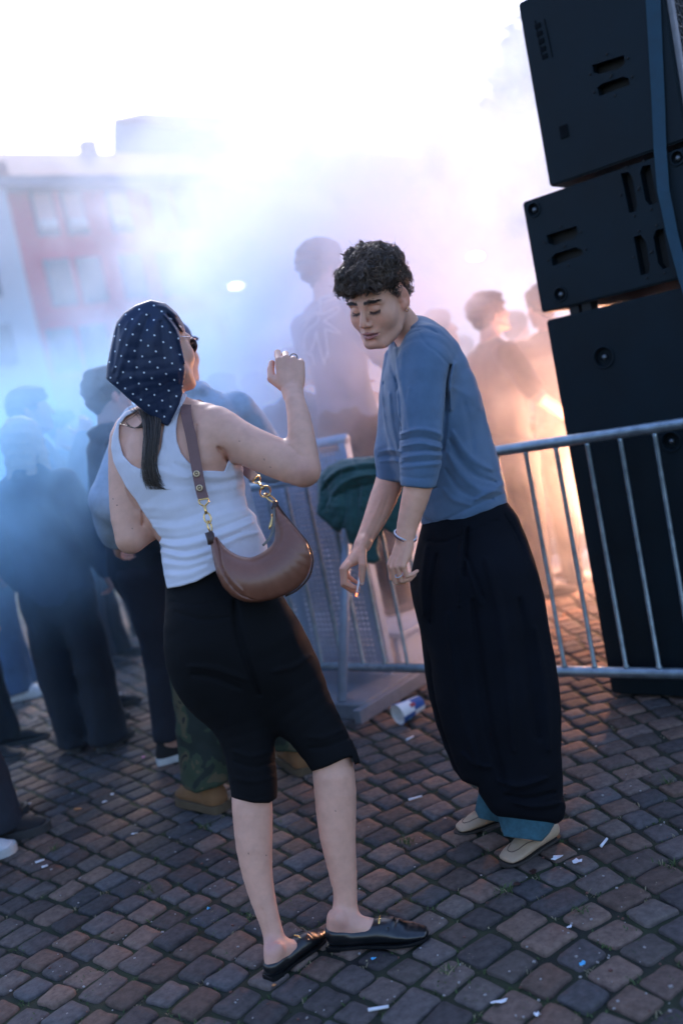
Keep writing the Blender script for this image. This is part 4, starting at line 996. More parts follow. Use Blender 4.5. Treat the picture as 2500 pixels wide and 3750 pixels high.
# ------------------------------------------------------------------ the man in the sweater
HF = Frame(W(1384.2, 1094.5, 2.60), rotm(R_(141.8), R_(-19.6), R_(-8.3)), .961)
def man():
    root = empty('person', np.array([.22, 2.58, 0]), 'man with curly brown hair in a blue sweater looking down at his cigarette', 'person')
    SK = (.72, .385, .265)
    # ---------------- body: one surface
    S = SDF(); head_ops(S, HF, True)
    S.u(Chain(PX([(1425, 1120, 2.63, 52, .055), (1466, 1175, 2.68, 55, .062), (1505, 1230, 2.72, 64, .075), (1545, 1290, 2.74, 95, .11)]), k=.02), .03)
    S.u(Chain(PX([(1560, 1330, 2.75, 120, .17), (1590, 1500, 2.75, 150, .17), (1625, 1700, 2.75, 140, .14), (1688, 1890, 2.75, 122, .115)]), k=.03), .04)
    for rows in ([(1545, 1320, 2.57, 62, .055), (1553, 1450, 2.54, 60, .052), (1556, 1600, 2.51, 54, .048), (1545, 1700, 2.49, 50, .043), (1530, 1780, 2.48, 52, .040), (1512, 1850, 2.48, 47, .035), (1492, 1920, 2.48, 39, .028), (1484, 1962, 2.48, 35, .0245)],
                 [(1475, 1330, 2.93, 60, .055), (1450, 1480, 2.90, 50, .048), (1432, 1620, 2.86, 50, .044), (1428, 1745, 2.82, 50, .041), (1405, 1820, 2.79, 50, .038), (1372, 1900, 2.75, 42, .030), (1342, 1960, 2.72, 33, .024), (1327, 1995, 2.70, 31, .021)]):
        S.u(Chain(PX(rows), k=.02), .03)
    for rows in ([(1765, 2080, 2.68, 80), (1800, 2300, 2.63, 75), (1840, 2600, 2.62, 55), (1900, 2950, 2.62, 40), (1930, 3060, 2.63, 34)], [(1690, 2080, 2.82, 80), (1710, 2300, 2.84, 70), (1740, 2600, 2.84, 55), (1778, 2900, 2.86, 26), (1795, 3000, 2.87, 24)]):
        S.u(Chain(PX(rows), k=.02), .05)
    # foot blocks inside the loafers
    FL, _ = shoe_frame(G(2040, 3058), G(1842, 3172)); FR, _ = shoe_frame(G(1885, 2985), G(1668, 3052))
    for F in (FL, FR): S.u(F.chain([(0, .04, .05, .024, .03), (0, .12, .035, .026, .02), (0, .19, .026, .028, .014)], udir=(1, 0, 0)), .02)
    # right hand with the cigarette
    cv = lambda x, y, z: x*XC+y*YC-z*_F
    tipsR, PR, MR = hand_ops(S, W(1327, 1993, 2.695), cv(-.62, -.77, .05), cv(-.75, .60, .12), 1, .94, flex=[(40, 62, 18), (42, 52, 16), (48, 44, 14), (52, 36, 10)], spread=(.02, 0, -.02, -.04),
        thumb=((.60, .50, -.48), (.82, -.02, -.56), (.80, -.12, -.60)))
    tipsL, PL, ML = hand_ops(S, W(1483, 1965, 2.48), cv(-.30, -.95, -.02), cv(-.80, .25, .52), -1, .90, flex=[(30, 70, 30), (34, 72, 30), (38, 74, 28), (44, 70, 26)], spread=(.02, 0, -.02, -.05),
        thumb=((.70, .45, -.55), (.80, .05, -.60), (.8, -.05, -.6)))
    # tendon and vein relief on the forearms
    S.crease([(1395, 1830), (1360, 1905), (1332, 1965), (1315, 2005)], 7, .0016); S.crease([(1420, 1820), (1395, 1890), (1362, 1960), (1345, 2000)], 6, -.0014)
    S.crease([(1330, 1985), (1322, 2020)], 7, .002); S.crease([(1472, 1990), (1462, 2030), (1452, 2060)], 5, .0016); S.crease([(1490, 1990), (1478, 2030), (1470, 2062)], 5, .0014)
    def cols(V):
        C = face_cols(HF, V, SK, lips=(.40, .14, .14), brow=(.035, .025, .022), stub=.22)
        x, y, d = proj(V)
        q = HF.inv(V); mole = ((q-np.array([-.050, .052, -.068]))**2).sum(1) < .0022**2; C[mole] = (.12, .05, .04)
        for t in tipsR+tipsL:
            r = np.linalg.norm(V-t, axis=1); C = C*(1-np.clip(1-r/.018, 0, 1)[:, None]*.35)+np.array([.6, .26, .22])*np.clip(1-r/.018, 0, 1)[:, None]*.35
        return C
    sdf_obj(S, 'body', skin_m, root, .0022, 1, cols=cols)
    # thumb nail
    mb = MB(); mb.ball(tipsR[4]-_F*.0062+MR[:, 0]*-.001, (.0062, .0022, .0075), 10, 6, np.stack([XC, -_F, YC], 1)); mb.build('nail', mat('nail', (.68, .48, .42), rough=.3), root, True)
    # cigarette between thumb and fingers
    a, b = W(1316, 2112, 2.655), W(1304, 2184, 2.64); c = empty('cigarette', a, 'burning cigarette held between the fingers of the man in the sweater', 'cigarette')
    mb = MB(); mb.tube([a, a+(b-a)*.92], .0030, 10); mb.build('paper', white_p, c, True)
    mb = MB(); mb.tube([a+(b-a)*.85, b], [.0033, .0024], 10); mb.build('ember', emat('ember', (1, .16, .05), 2.2), c, True)
    # ---------------- sweater
    knit = mat('blue_knit', (.105, .175, .275), rough=.9, var=.14, scale=14, bump=.55, bscale=1500, sheen=.35, spec=.15, wave=('X', 320, .5))
    S = SDF()
    S.u(Chain(PX([(1560, 1262, 2.60, 72, .055), (1552, 1330, 2.56, 98, .070), (1546, 1450, 2.53, 95, .066), (1543, 1577, 2.50, 82, .060), (1540, 1690, 2.48, 77, .056), (1532, 1762, 2.475, 66, .048), (1528, 1800, 2.475, 62, .046)]), k=.02), .01)
    S.cut(Plane(W(1529, 1789, 2.478), W(1526, 1800, 2.478)-W(1540, 1690, 2.48)), .004)
    T = Chain(PX([(1512, 1222, 2.72, 66, .085), (1530, 1262, 2.73, 104, .150), (1553, 1335, 2.75, 139, .185), (1571, 1450, 2.76, 176, .195), (1592, 1550, 2.76, 183, .190), (1616, 1650, 2.76, 186, .175), (1650, 1750, 2.76, 181, .165), (1678, 1830, 2.75, 170, .155), (1700, 1895, 2.75, 160, .150), (1712, 1935, 2.75, 155, .150)]), k=.03)
    S.u(T, .045)
    S.u(Chain(PX([(1475, 1320, 2.93, 72, .065), (1452, 1450, 2.90, 66, .060), (1436, 1590, 2.86, 56, .055), (1426, 1660, 2.83, 58, .052), (1424, 1757, 2.81, 46, .044), (1423, 1775, 2.81, 45, .043)]), k=.02), .03)
    # cuffs and hem are cut clean
    S.cut(Poly([(1380, 1150), (1700, 1140), (1900, 1700), (1860, 1843), (1760, 1878), (1660, 1925), (1592, 1945), (1540, 1916), (1560, 1800), (1600, 1785), (1530, 1795), (1466, 1778), (1466, 1766), (1381, 1754), (1360, 1640), (1370, 1300)], 2.6), .006)
    S.sub(HF.ell((0, -.02, -.10), (.058, .068, .06)), .006)
    c = S.crease
    for pts, w_, a in [([(1467, 1590), (1530, 1572), (1600, 1585), (1618, 1600)], 9, .007), ([(1470, 1612), (1540, 1600), (1612, 1618)], 8, -.007), ([(1472, 1635), (1540, 1622), (1580, 1632), (1616, 1640)], 8, .007), ([(1478, 1655), (1550, 1650), (1614, 1652)], 7, -.006),
                       ([(1474, 1676), (1550, 1664), (1612, 1668)], 8, .006), ([(1480, 1694), (1540, 1690), (1612, 1684)], 6, -.005), ([(1470, 1712), (1530, 1705), (1606, 1700)], 8, .005),
                       ([(1449, 1380), (1462, 1440), (1468, 1520), (1470, 1580)], 7, -.006), ([(1648, 1338), (1634, 1400), (1632, 1480), (1626, 1570), (1620, 1650)], 9, -.011), ([(1668, 1330), (1655, 1400), (1650, 1500)], 14, .005),
                       ([(1420, 1260), (1430, 1330), (1450, 1400)], 6, -.004), ([(1445, 1250), (1448, 1320), (1462, 1390)], 7, .0045), ([(1475, 1290), (1468, 1380), (1482, 1480)], 9, .0035), ([(1500, 1420), (1490, 1500), (1500, 1580)], 10, .003),
                       ([(1655, 1580), (1690, 1640), (1740, 1690), (1800, 1720)], 14, .006), ([(1645, 1610), (1680, 1680), (1740, 1740), (1810, 1765)], 13, -.006), ([(1640, 1660), (1680, 1730), (1750, 1790), (1830, 1800)], 14, .006), ([(1630, 1720), (1680, 1790), (1740, 1822), (1800, 1828)], 11, -.005),
                       ([(1840, 1770), (1800, 1800), (1740, 1830)], 12, .010), ([(1620, 1790), (1660, 1830), (1720, 1850)], 10, .004), ([(1405, 1400), (1412, 1500), (1430, 1600), (1460, 1690)], 9, -.005), ([(1425, 1440), (1432, 1540), (1455, 1650)], 9, .0045),
                       ([(1388, 1655), (1430, 1648), (1466, 1655)], 6, .005), ([(1386, 1672), (1430, 1668), (1466, 1674)], 6, -.005), ([(1390, 1690), (1440, 1686), (1468, 1692)], 6, .005),
                       ([(1545, 1893), (1600, 1915), (1700, 1868), (1850, 1806)], 5, -.0035), ([(1470, 1236), (1500, 1205), (1560, 1200), (1600, 1222)], 5, -.003),
                       ([(1650, 1345), (1600, 1290), (1560, 1262), (1530, 1215)], 5, -.0022), ([(1660, 1420), (1720, 1450), (1760, 1500)], 16, .003), ([(1466, 1742), (1530, 1752), (1600, 1745)], 5, -.002),
                       ([(1700, 1480), (1720, 1560), (1730, 1640)], 18, -.003)]: c(pts, w_, a)
    S.fn.append(lambda Q: .0016*smooth_noise(Q, 22, 1)+.0009*smooth_noise(Q, 60, 2))
    sdf_obj(S, 'sweater', knit, root, .0032, 2)
    # ribbed cuff of the far sleeve, ribbed collar
    mb = MB(); rib = mat('blue_rib', (.10, .19, .33), rough=.9, var=.1, bump=.4, bscale=800)
    def ribband(c0, c1, rw0, rw1, rd0, rd1, n=44, dpt=.0016, seg=6):
        V = []; F = []; u = nz(np.cross(_F, c1-c0)); v = np.cross(nz(c1-c0), u)
        for i in range(seg+1):
            t = i/seg; cc = c0+(c1-c0)*t
            for k in range(2*n):
                a = 6.2832*k/(2*n); e = (dpt if k % 2 else 0)
                V.append(cc+(rw0+(rw1-rw0)*t+e)*math.cos(a)*u+(rd0+(rd1-rd0)*t+e)*math.sin(a)*v)
        N = 2*n; F = [(i*N+k, i*N+(k+1) % N, (i+1)*N+(k+1) % N, (i+1)*N+k) for i in range(seg) for k in range(N)]; F.append(tuple(range(seg*N, seg*N+N)))
        mb.add(V, F)
    s_ = 2.81/FPX
    ribband(W(1428, 1692, 2.82), W(1422, 1762, 2.81), 50*s_, 44*s_, .046, .042)
    mb.build('cuff', rib, root, True)
    # ---------------- trousers
    denim = mat('black_twill', (.0038, .005, .0085), rough=.9, var=.3, scale=8, bump=.5, bscale=1200, spec=.15, wave=('DIAGONAL', 400, .4))
    S = SDF()
    S.u(Chain(PX([(1702, 1885, 2.75, 150, .138), (1712, 1935, 2.75, 172, .152), (1722, 2000, 2.75, 205, .17), (1738, 2110, 2.74, 238, .18), (1752, 2220, 2.73, 240, .18)]), k=.03), .01)
    S.u(Chain(PX([(1768, 2150, 2.66, 205, .15), (1790, 2300, 2.64, 222, .155), (1812, 2450, 2.63, 228, .155), (1836, 2620, 2.62, 222, .155), (1866, 2780, 2.62, 196, .15), (1905, 2890, 2.62, 160, .13), (1935, 2960, 2.62, 128, .115), (1940, 2995, 2.62, 112, .10)]), k=.03), .05)
    S.u(Chain(PX([(1690, 2150, 2.83, 185, .13), (1690, 2300, 2.85, 160, .13), (1700, 2450, 2.86, 150, .13), (1726, 2620, 2.86, 138, .12), (1750, 2760, 2.86, 112, .10), (1775, 2850, 2.86, 82, .085), (1790, 2910, 2.86, 50, .07), (1793, 2950, 2.86, 46, .06)]), k=.03), .05)
    S.cut(Poly([(1535, 1926), (1545, 1880), (1700, 1820), (1856, 1836), (1905, 1885), (1940, 1975), (1968, 2080), (2000, 2220), (2030, 2380), (2050, 2560), (2060, 2700), (2062, 2840), (2056, 2918), (2078, 2952), (2064, 3000), (2036, 3016), (1820, 2985), (1800, 2970), (1752, 2900), (1754, 2880), (1690, 2860), (1652, 2818), (1590, 2668), (1556, 2515), (1540, 2374), (1512, 2231), (1492, 2119), (1508, 2040)], 2.65), .02)
    for pts, w_, a in [([(1700, 1925), (1690, 2000), (1682, 2100), (1680, 2220)], 9, .009), ([(1712, 1930), (1705, 2010), (1698, 2110)], 7, -.008), ([(1702, 2050), (1730, 2130), (1760, 2220)], 8, .006), ([(1712, 2040), (1742, 2120), (1775, 2200)], 7, -.006),
                       ([(1845, 1885), (1890, 1960), (1930, 2060)], 6, -.005), ([(1560, 2000), (1545, 2120), (1550, 2250)], 14, .006), ([(1600, 2030), (1580, 2150), (1575, 2280)], 12, -.007), ([(1780, 2050), (1830, 2250), (1860, 2500), (1880, 2750)], 24, .008),
                       ([(1730, 2200), (1760, 2450), (1800, 2700), (1850, 2880)], 20, -.009), ([(1640, 2250), (1660, 2450), (1700, 2650), (1750, 2800)], 22, .007), ([(1900, 2200), (1940, 2450), (1970, 2700)], 26, -.008), ([(1960, 2300), (2000, 2550), (2010, 2750)], 18, .006),
                       ([(1820, 2860), (1900, 2880), (2000, 2850)], 14, .009), ([(1850, 2910), (1930, 2925), (2030, 2900)], 12, -.009), ([(1880, 2940), (1960, 2955), (2050, 2940)], 12, .008), ([(1690, 2760), (1740, 2800), (1800, 2810)], 12, .006),
                       ([(1550, 1975), (1620, 1985), (1700, 1955), (1870, 1885)], 4, -.003)]: S.crease(pts, w_*.8, a*1.35)
    S.fn.append(lambda Q: .003*smooth_noise(Q, 9, 5)+.0015*smooth_noise(Q, 24, 6))
    pants = sdf_obj(S, 'trousers', denim, root, .0045, 2)
    teal = mat('turn_up_denim', (.05, .155, .205), rough=.85, var=.25, scale=60, bump=.8, bscale=900, wave=('DIAGONAL', 500, .5))
    for rows, poly in (([(1930, 2950, 2.61, 112, .100), (1925, 3030, 2.61, 112, .098), (1922, 3080, 2.61, 112, .096)], [(1819, 2980), (1930, 2986), (2037, 3004), (2010, 3050), (1981, 3080), (1900, 3070), (1843, 3062), (1830, 3020)]),
                       ([(1790, 2880, 2.845, 60, .07), (1785, 2950, 2.845, 54, .065), (1783, 3010, 2.845, 50, .06)], [(1754, 2896), (1790, 2925), (1835, 2940), (1830, 3010), (1779, 3002), (1752, 2995), (1738, 2966), (1746, 2930)])):
        S = SDF(); S.u(Chain(PX(rows), k=.02), .01); S.cut(Poly(poly, 2.65), .004); S.fn.append(lambda Q: .0012*smooth_noise(Q, 30, 8))
        sdf_obj(S, 'turn_up', teal, pants, .003, 1)
    # ---------------- loafers
    tan = mat('tan_leather', (.42, .30, .20), rough=.5, var=.1, scale=30, bump=.15, bscale=600); tan2 = mat('tan_seam', (.12, .08, .055), rough=.6); dsole = mat('dark_sole', (.03, .025, .022), rough=.7)
    for F in (FL, FR):
        S = SDF(); shoe_ops(S, F, 'wide'); S.cut(Plane((0, 0, .009), (0, 0, -1)), .003)
        S.sub(F.ell((0, .065, .100), (.026, .058, .062)), .006); sh = sdf_obj(S, 'loafer', tan, root, .0025, 1)
        sole(F, dsole, sh, .009, heel=0, kind='boot', grow=-.004)
        top = SDF(); shoe_ops(top, F, 'wide')
        pts = []
        for t in np.linspace(-1, 1, 19):
            x = .037*t; y = .240-.09*abs(t)**3.2
            lo_, hi_ = .0, .09
            for _ in range(14):
                mid = (lo_+hi_)/2; v = top.ev(F.p((x, y, mid)).astype(f32)[None, None, :], F.p((x, y, mid))[None], F.p((x, y, mid))[None])[0, 0]
                if v < 0: lo_ = mid
                else: hi_ = mid
            pts.append(F.p((x, y, lo_+.0002)))
        mb = MB(); mb.tube(pts, .0014, 6); mb.build('seam', tan2, sh, True)
    # ---------------- hair
    hair_m = mat('brown_hair', (.06, .04, .03), rough=.42, var=.2, scale=60, vcol=True, spec=.6)
    H = SDF()
    for c_, r_ in (((0, -.020, .060), (.086, .098, .078)), ((0, .050, .085), (.070, .055, .046)), ((-.035, .062, .078), (.044, .045, .036)), ((.035, .062, .080), (.044, .045, .038)), ((0, -.03, .088), (.076, .084, .064)), ((-.020, .010, .112), (.056, .064, .042)), ((.03, -.02, .108), (.05, .06, .04)),
                   ((-.072, -.005, .050), (.020, .062, .055)), ((.072, -.005, .050), (.020, .062, .055)), ((0, -.075, .02), (.066, .040, .07)), ((0, .095, .060), (.050, .022, .022)), ((-.045, .084, .056), (.022, .022, .020))): H.u(HF.ell(c_, r_), .022)
    H.u(HF.chain([(-.075, .012, .03, .009, .014), (-.076, .012, -.006, .005, .010)]), .008); H.u(HF.chain([(.075, .012, .03, .009, .014), (.076, .012, -.006, .005, .010)]), .008)
    H.u(HF.chain([(0, -.085, -.02, .055, .022), (0, -.082, -.062, .046, .018), (0, -.078, -.085, .036, .010)]), .02)
    H.sub(HF.ell((0, .125, .012), (.075, .075, .040)), .012); H.sub(HF.ell((0, .070, -.05), (.10, .070, .075)), .012)
    for sx in (-1, 1): H.sub(HF.ell((sx*.085, -.010, -.012), (.022, .026, .040)), .005)
    def lump(Q):
        q = ((Q-HF.o.astype(f32)) @ HF.R.astype(f32)); return .012*smooth_noise(q, 55, 11)+.007*smooth_noise(q, 125, 12)
    H.off(-.0065); H.fn.append(lump)
    V, F = H.mesh(.0025); N = vnormals(V, F); V0 = V.copy()
    q = HF.inv(V); hc = lambda P, r=None: None
    dark = np.array([.042, .027, .020]); lt = np.array([.22, .145, .10])
    t = np.clip(.35+.5*smooth_noise(q*.961, 150, 3), 0, 1)[:, None]
    mesh_obj('hair', V-N*.003, F, hair_m, root, True, cols=dark*(1-t*.5)+lt*t*.35)
    hair_o = [o for o in root.children if o.name.startswith('hair')][0]
    r = np.random.RandomState(4); k = r.choice(len(V), 9000); P = V[k]; n_ = N[k]; ql = q[k]
    ok = (ql[:, 2] > -.075); P, n_, ql = P[ok], n_[ok], ql[ok]
    crown = np.array([0.01, -.055, .115]); fl = ql-crown; fl = fl/(np.linalg.norm(fl, axis=1)[:, None]+1e-6); fl[:, 1] += .35; fl[:, 2] -= .15
    clump = np.stack([smooth_noise(ql, 70, 21), smooth_noise(ql, 70, 22), smooth_noise(ql, 70, 23)], 1)
    fl = fl+1.5*clump; fl = fl @ HF.R.T; fl -= n_*(fl*n_).sum(1)[:, None]; fl /= np.linalg.norm(fl, axis=1)[:, None]+1e-9
    def scol(roots, r):
        qq = HF.inv(roots); t = np.clip(.35+.45*smooth_noise(qq, 120, 31)+r.uniform(-.3, .3, len(roots)), 0, 1)[:, None]; return dark*(1-t)+lt*t
    def hug(gap):                                     # keep strands lying on the cap of hair
        def f(Q):
            q = Q.astype(f32); e = f32(.0015); L_ = np.array([q.min(0)-.01]); H_ = np.array([q.max(0)+.01])
            d = H.ev(q[None], L_, H_)[0]; g = np.stack([H.ev((q+e*np.eye(3, dtype=f32)[i])[None], L_, H_)[0]-d for i in range(3)], 1); g /= np.linalg.norm(g, axis=1)[:, None]+1e-9
            return Q-g*np.clip(d-gap, -.006, .02)[:, None]*.8
        return f
    strands('hair_strands', hair_m, hair_o, P-n_*.002, n_, fl, .030, 7, .0008, curl=.40, cscale=60., seed=5, lift=.10, cols=scol, follow=hug(r.uniform(.001, .0095, len(P))))
    # loose curled locks over the cap of hair
    k = r.choice(len(V), 420); P = V[k]; n_ = N[k]; ql = q[k]; ok = (ql[:, 2] > -.03); P, n_, ql = P[ok], n_[ok], ql[ok]
    fl = ql-crown; fl = fl/(np.linalg.norm(fl, axis=1)[:, None]+1e-6); fl[:, 1] += .5; fl[:, 2] -= .1; fl = fl+.9*np.stack([smooth_noise(ql, 60, 21), smooth_noise(ql, 60, 22), smooth_noise(ql, 60, 23)], 1)
    fl = fl @ HF.R.T; fl -= n_*(fl*n_).sum(1)[:, None]; fl /= np.linalg.norm(fl, axis=1)[:, None]+1e-9
    strands('curl', hair_m, hair_o, P-n_*.001, n_, fl, .046, 10, .0021, curl=.50, cscale=60., seed=15, lift=.10, cols=scol, follow=hug(r.uniform(.003, .010, len(P))))
    # flyaway curls along the crown and fringe
    k = r.choice(len(V), 420); P = V[k]; n_ = N[k]; ql = q[k]; ok = (ql[:, 2] > .03); P, n_ = P[ok], n_[ok]; fl = r.normal(size=P.shape); fl -= n_*(fl*n_).sum(1)[:, None]; fl /= np.linalg.norm(fl, axis=1)[:, None]
    strands('stray_curl', hair_m, hair_o, P, n_, fl, .040, 9, .00042, curl=.7, cscale=80., seed=9, lift=.5, cols=scol)
    # eyebrows and lashes
    def brow():
        rs = np.random.RandomState(2); B = SDF(); head_ops(B, HF, True, ears=())
        pts = []; dirs = []
        for sx in (-1, 1):
            for i in range(190):
                a = rs.uniform(.010, .052); bz = .021-.10*max(a-.030, 0)+.12*min(a-.015, .012); z = bz+rs.normal(0, .0026)*(1 if a < .04 else .6)
                lo_, hi_ = .05, .12
                for _ in range(12):
                    mid = (lo_+hi_)/2; p = HF.p((sx*a, mid, z)); v = B.ev(p.astype(f32)[None, None, :], p[None], p[None])[0, 0]
                    if v < 0: lo_ = mid
                    else: hi_ = mid
                pts.append(HF.p((sx*a, lo_, z))); dirs.append(HF.R @ nz([sx*1.0, -.35, .25 if a < .03 else -.15]))
        P = np.array(pts); D = np.array(dirs); N_ = np.tile(HF.R @ np.array([0, 1., 0]), (len(P), 1))
        strands('eyebrow', hair_m, root, P, N_, D, .009, 3, .0006, seed=3, lift=.15, cols=lambda R0, r: np.tile(dark*.8, (len(R0), 1)))
        pts = []; dirs = []
        for sx in (-1, 1):
            for a in np.linspace(.017, .047, 34):
                z = -.0125+14*(a-.031)**2; y = .0855-12*(a-.029)**2; pts.append(HF.p((sx*a, y, z))); dirs.append(HF.R @ nz([sx*(a-.031)*40, .8, -.75]))
        P = np.array(pts); D = np.array(dirs); strands('eyelash', hair_m, root, P, np.tile(HF.R @ np.array([0, 0, 1.]), (len(P), 1)), D, .009, 3, .0006, seed=3, lift=.1, cols=lambda R0, r: np.tile(dark*.4, (len(R0), 1)))
    brow()
    # ---------------- jewellery
    gold = mat('gold', (.75, .5, .22), rough=.3, metal=1.0, var=.05)
    mb = MB(); c0 = HF.p((-.081, -.004, -.040)); mb.ring(c0, HF.R @ np.array([.3, 1, 0]), .0065, .0012, 18, 6); mb.build('earring', gold, root, True)
    bead = mat('bracelet_beads', (.62, .66, .75), rough=.35, var=.2, scale=300); navy = mat('bracelet_cord', (.02, .03, .09), rough=.6)
    wr = W(1484, 1958, 2.48); ax = nz(W(1482, 1990, 2.48)-W(1490, 1930, 2.48)+.25*_F*.08); u = nz(np.cross(ax, _F)); v = np.cross(ax, u)
    mb = MB()
    for k in range(46):
        a = 6.2832*k/46; mb.ball(wr+.0295*math.cos(a)*u+.0262*math.sin(a)*v+ax*(.004*math.sin(a+1)), .0024, 6, 5)
    mb.build('bracelet', bead, root, True)
    mb = MB()
    for k in range(40):
        a = 6.2832*k/40; mb.ball(wr+ax*.0052+.0297*math.cos(a)*u+.0265*math.sin(a)*v+ax*(.004*math.sin(a+1)), .0021, 6, 5)
    mb.build('bracelet', navy, root, True)
    mb = MB(); q = PL((.112, -.012, -.012)); mb.ring(q, ML @ np.array([.6, 0, -.8]), .0105, .0013, 20, 6); mb.build('ring', bead, root, True)
man()
# ------------------------------------------------------------------ the woman with the headscarf
WF = Frame(W(580, 1272, 2.43), rotm(R_(-36), R_(-4), R_(-3)), .95)
def woman():
    root = empty('person', np.array([-.32, 2.26, 0]), 'woman in a navy polka dot headscarf and white tank top with one hand raised', 'person')
    SK = (.68, .375, .27); cv = lambda x, y, z: x*XC+y*YC-z*_F
    def torso(S, q=1.0):
        S.u(Chain(PX([(600, 1400, 2.46, 56, .050), (604, 1480, 2.46, 56, .052), (610, 1530, 2.455, 75, .06)]), k=.02), .02)
        S.u(Chain(PX([(610, 1520, 2.46, 60, .045), (618, 1560, 2.46, 150, .065), (625, 1610, 2.46, 182, .088), (640, 1680, 2.455, 205, .100), (660, 1740, 2.45, 222*q, .104*q), (683, 1800, 2.445, 208*q, .100*q), (722, 1880, 2.44, 186*q, .095*q), (768, 1960, 2.435, 172*q, .094*q), (782, 2050, 2.43, 176*q, .100*q), (800, 2140, 2.43, 190*q, .108*q)]), k=.03), .04)
        S.u(Chain(PX([(540, 1600, 2.40, 50, .04), (530, 1680, 2.39, 52, .04), (545, 1740, 2.40, 40, .035)]), k=.02), .05)      # shoulder blades
        S.u(Chain(PX([(735, 1600, 2.39, 55, .045), (745, 1680, 2.385, 55, .045), (735, 1740, 2.40, 40, .035)]), k=.02), .05)
    # ---------------- body
    S = SDF(); head_ops(S, WF, False, ears=(1,)); torso(S, .94)
    S.u(Chain(PX([(640, 1535, 2.455, 60, .05), (720, 1535, 2.44, 62, .055), (790, 1570, 2.42, 84, .068), (850, 1605, 2.40, 80, .062), (920, 1638, 2.385, 75, .055), (1000, 1672, 2.37, 74, .050), (1060, 1700, 2.355, 70, .047), (1108, 1722, 2.345, 58, .042)]), k=.02), .035)
    S.u(Chain(PX([(1116, 1722, 2.345, 54, .042), (1110, 1670, 2.35, 56, .043), (1103, 1600, 2.36, 50, .039), (1094, 1530, 2.38, 43, .033), (1082, 1475, 2.40, 37, .026), (1073, 1437, 2.42, 34, .021)]), k=.02), .02)
    S.u(Chain(PX([(580, 1545, 2.47, 55, .05), (500, 1560, 2.47, 58, .052), (462, 1610, 2.46, 58, .055), (452, 1700, 2.45, 52, .048), (454, 1800, 2.44, 53, .046), (464, 1900, 2.43, 56, .044), (478, 1968, 2.425, 50, .041)]), k=.02), .035)
    S.u(Chain(PX([(482, 1975, 2.43, 48, .040), (540, 1935, 2.48, 50, .040), (610, 1885, 2.54, 44, .034), (680, 1835, 2.60, 32, .022)]), k=.02), .02)
    for rows in ([(870, 2500, 2.42, 70), (912, 2800, 2.39, 62), (922, 2930, 2.38, 73), (926, 3000, 2.375, 72), (931, 3100, 2.365, 66), (943, 3200, 2.355, 55), (963, 3290, 2.345, 46), (985, 3365, 2.335, 39), (1000, 3420, 2.33, 38), (1010, 3470, 2.325, 42)],
                 [(1080, 2500, 2.43, 70), (1195, 2740, 2.40, 68), (1222, 2840, 2.39, 77), (1230, 2960, 2.385, 74), (1236, 3060, 2.38, 66), (1250, 3160, 2.375, 55), (1260, 3240, 2.372, 47), (1262, 3300, 2.37, 45), (1262, 3350, 2.368, 50)]):
        S.u(Chain(PX(rows), k=.02), .03)
    FL, LL = shoe_frame(G(985, 3592), G(1192, 3418)); FR, LR = shoe_frame(G(1205, 3466), G(1580, 3432))
    for F in (FL, FR):
        S.u(F.chain([(0, .040, .055, .026, .032), (0, .085, .050, .026, .028), (0, .14, .038, .029, .022), (0, .19, .026, .032, .014)], udir=(1, 0, 0)), .025)
        S.u(F.ell((.021, .050, .088), (.009, .013, .014)), .025); S.u(F.ell((-.021, .050, .088), (.009, .013, .014)), .025)
        S.u(F.chain([(0, .022, .03, .016, .02), (0, .028, .08, .012, .014)], udir=(1, 0, 0)), .02)
    tips, PH, MH = hand_ops(S, W(1071, 1432, 2.425), cv(-.10, .93, -.28), cv(.05, .28, .96), 1, .96, flex=[(34, 48, 22), (50, 62, 30), (60, 72, 30), (56, 66, 28)], spread=(.02, 0, -.03, -.08), thumb=((.66, .60, -.25), (.97, .02, -.25), (.95, -.20, -.28)))
    for pts, w_, a in [([(600, 1560), (592, 1620), (600, 1700)], 12, -.004), ([(720, 1560), (700, 1620), (695, 1690)], 16, -.004), ([(835, 1690), (822, 1660), (800, 1640)], 12, -.010), ([(1060, 1632), (1090, 1660), (1110, 1672)], 7, -.0022),
                       ([(466, 1790), (500, 1850), (560, 1900)], 8, -.004), ([(520, 1870), (524, 1900), (520, 1925)], 5, -.004), ([(960, 3330), (972, 3400), (980, 3460)], 10, -.003), ([(1215, 3250), (1215, 3330)], 9, -.003), ([(1050, 1400), (1048, 1370), (1046, 1345)], 5, .0015), ([(1075, 1400), (1078, 1370), (1076, 1345)], 5, .0015)]: S.crease(pts, w_, a)
    def cols(V):
        C = face_cols(WF, V, SK, brow=(.06, .04, .03)); x, y, d = proj(V)
        for t in tips: k = np.clip(1-np.linalg.norm(V-t, axis=1)/.02, 0, 1)[:, None]*.4; C = C*(1-k)+np.array([.62, .28, .24])*k
        for c, r, col in ((( 1117, 1725), 45, (.56, .26, .22)), ((1255, 3395), 40, (.5, .24, .22)), ((990, 3470), 40, (.5, .24, .22)), ((1060, 1318), 14, (.6, .3, .25))):
            k = np.exp(-((x-c[0])**2+(y-c[1])**2)/r**2)[:, None]*.45; C = C*(1-k)+np.array(col)*k
        rs = np.random.RandomState(1)
        for px, py in ((968, 1683), (876, 1615), (990, 1712), (415, 1826), (910, 3125), (975, 3132), (485, 1935), (430, 1850), (1228, 2970)):
            C[(x-px)**2+(y-py)**2 < 5.5] = (.14, .07, .055)
        return C
    sdf_obj(S, 'body', skin_m, root, .0025, 1, cols=cols)
    ring_m = mat('dark_ring', (.12, .12, .14), rough=.3, metal=1); mb = MB(); mb.ring(PH((.105, -.012, -.014)), MH @ np.array([.55, 0, -.8]), .0098, .0016, 20, 6); mb.build('ring', ring_m, root, True)
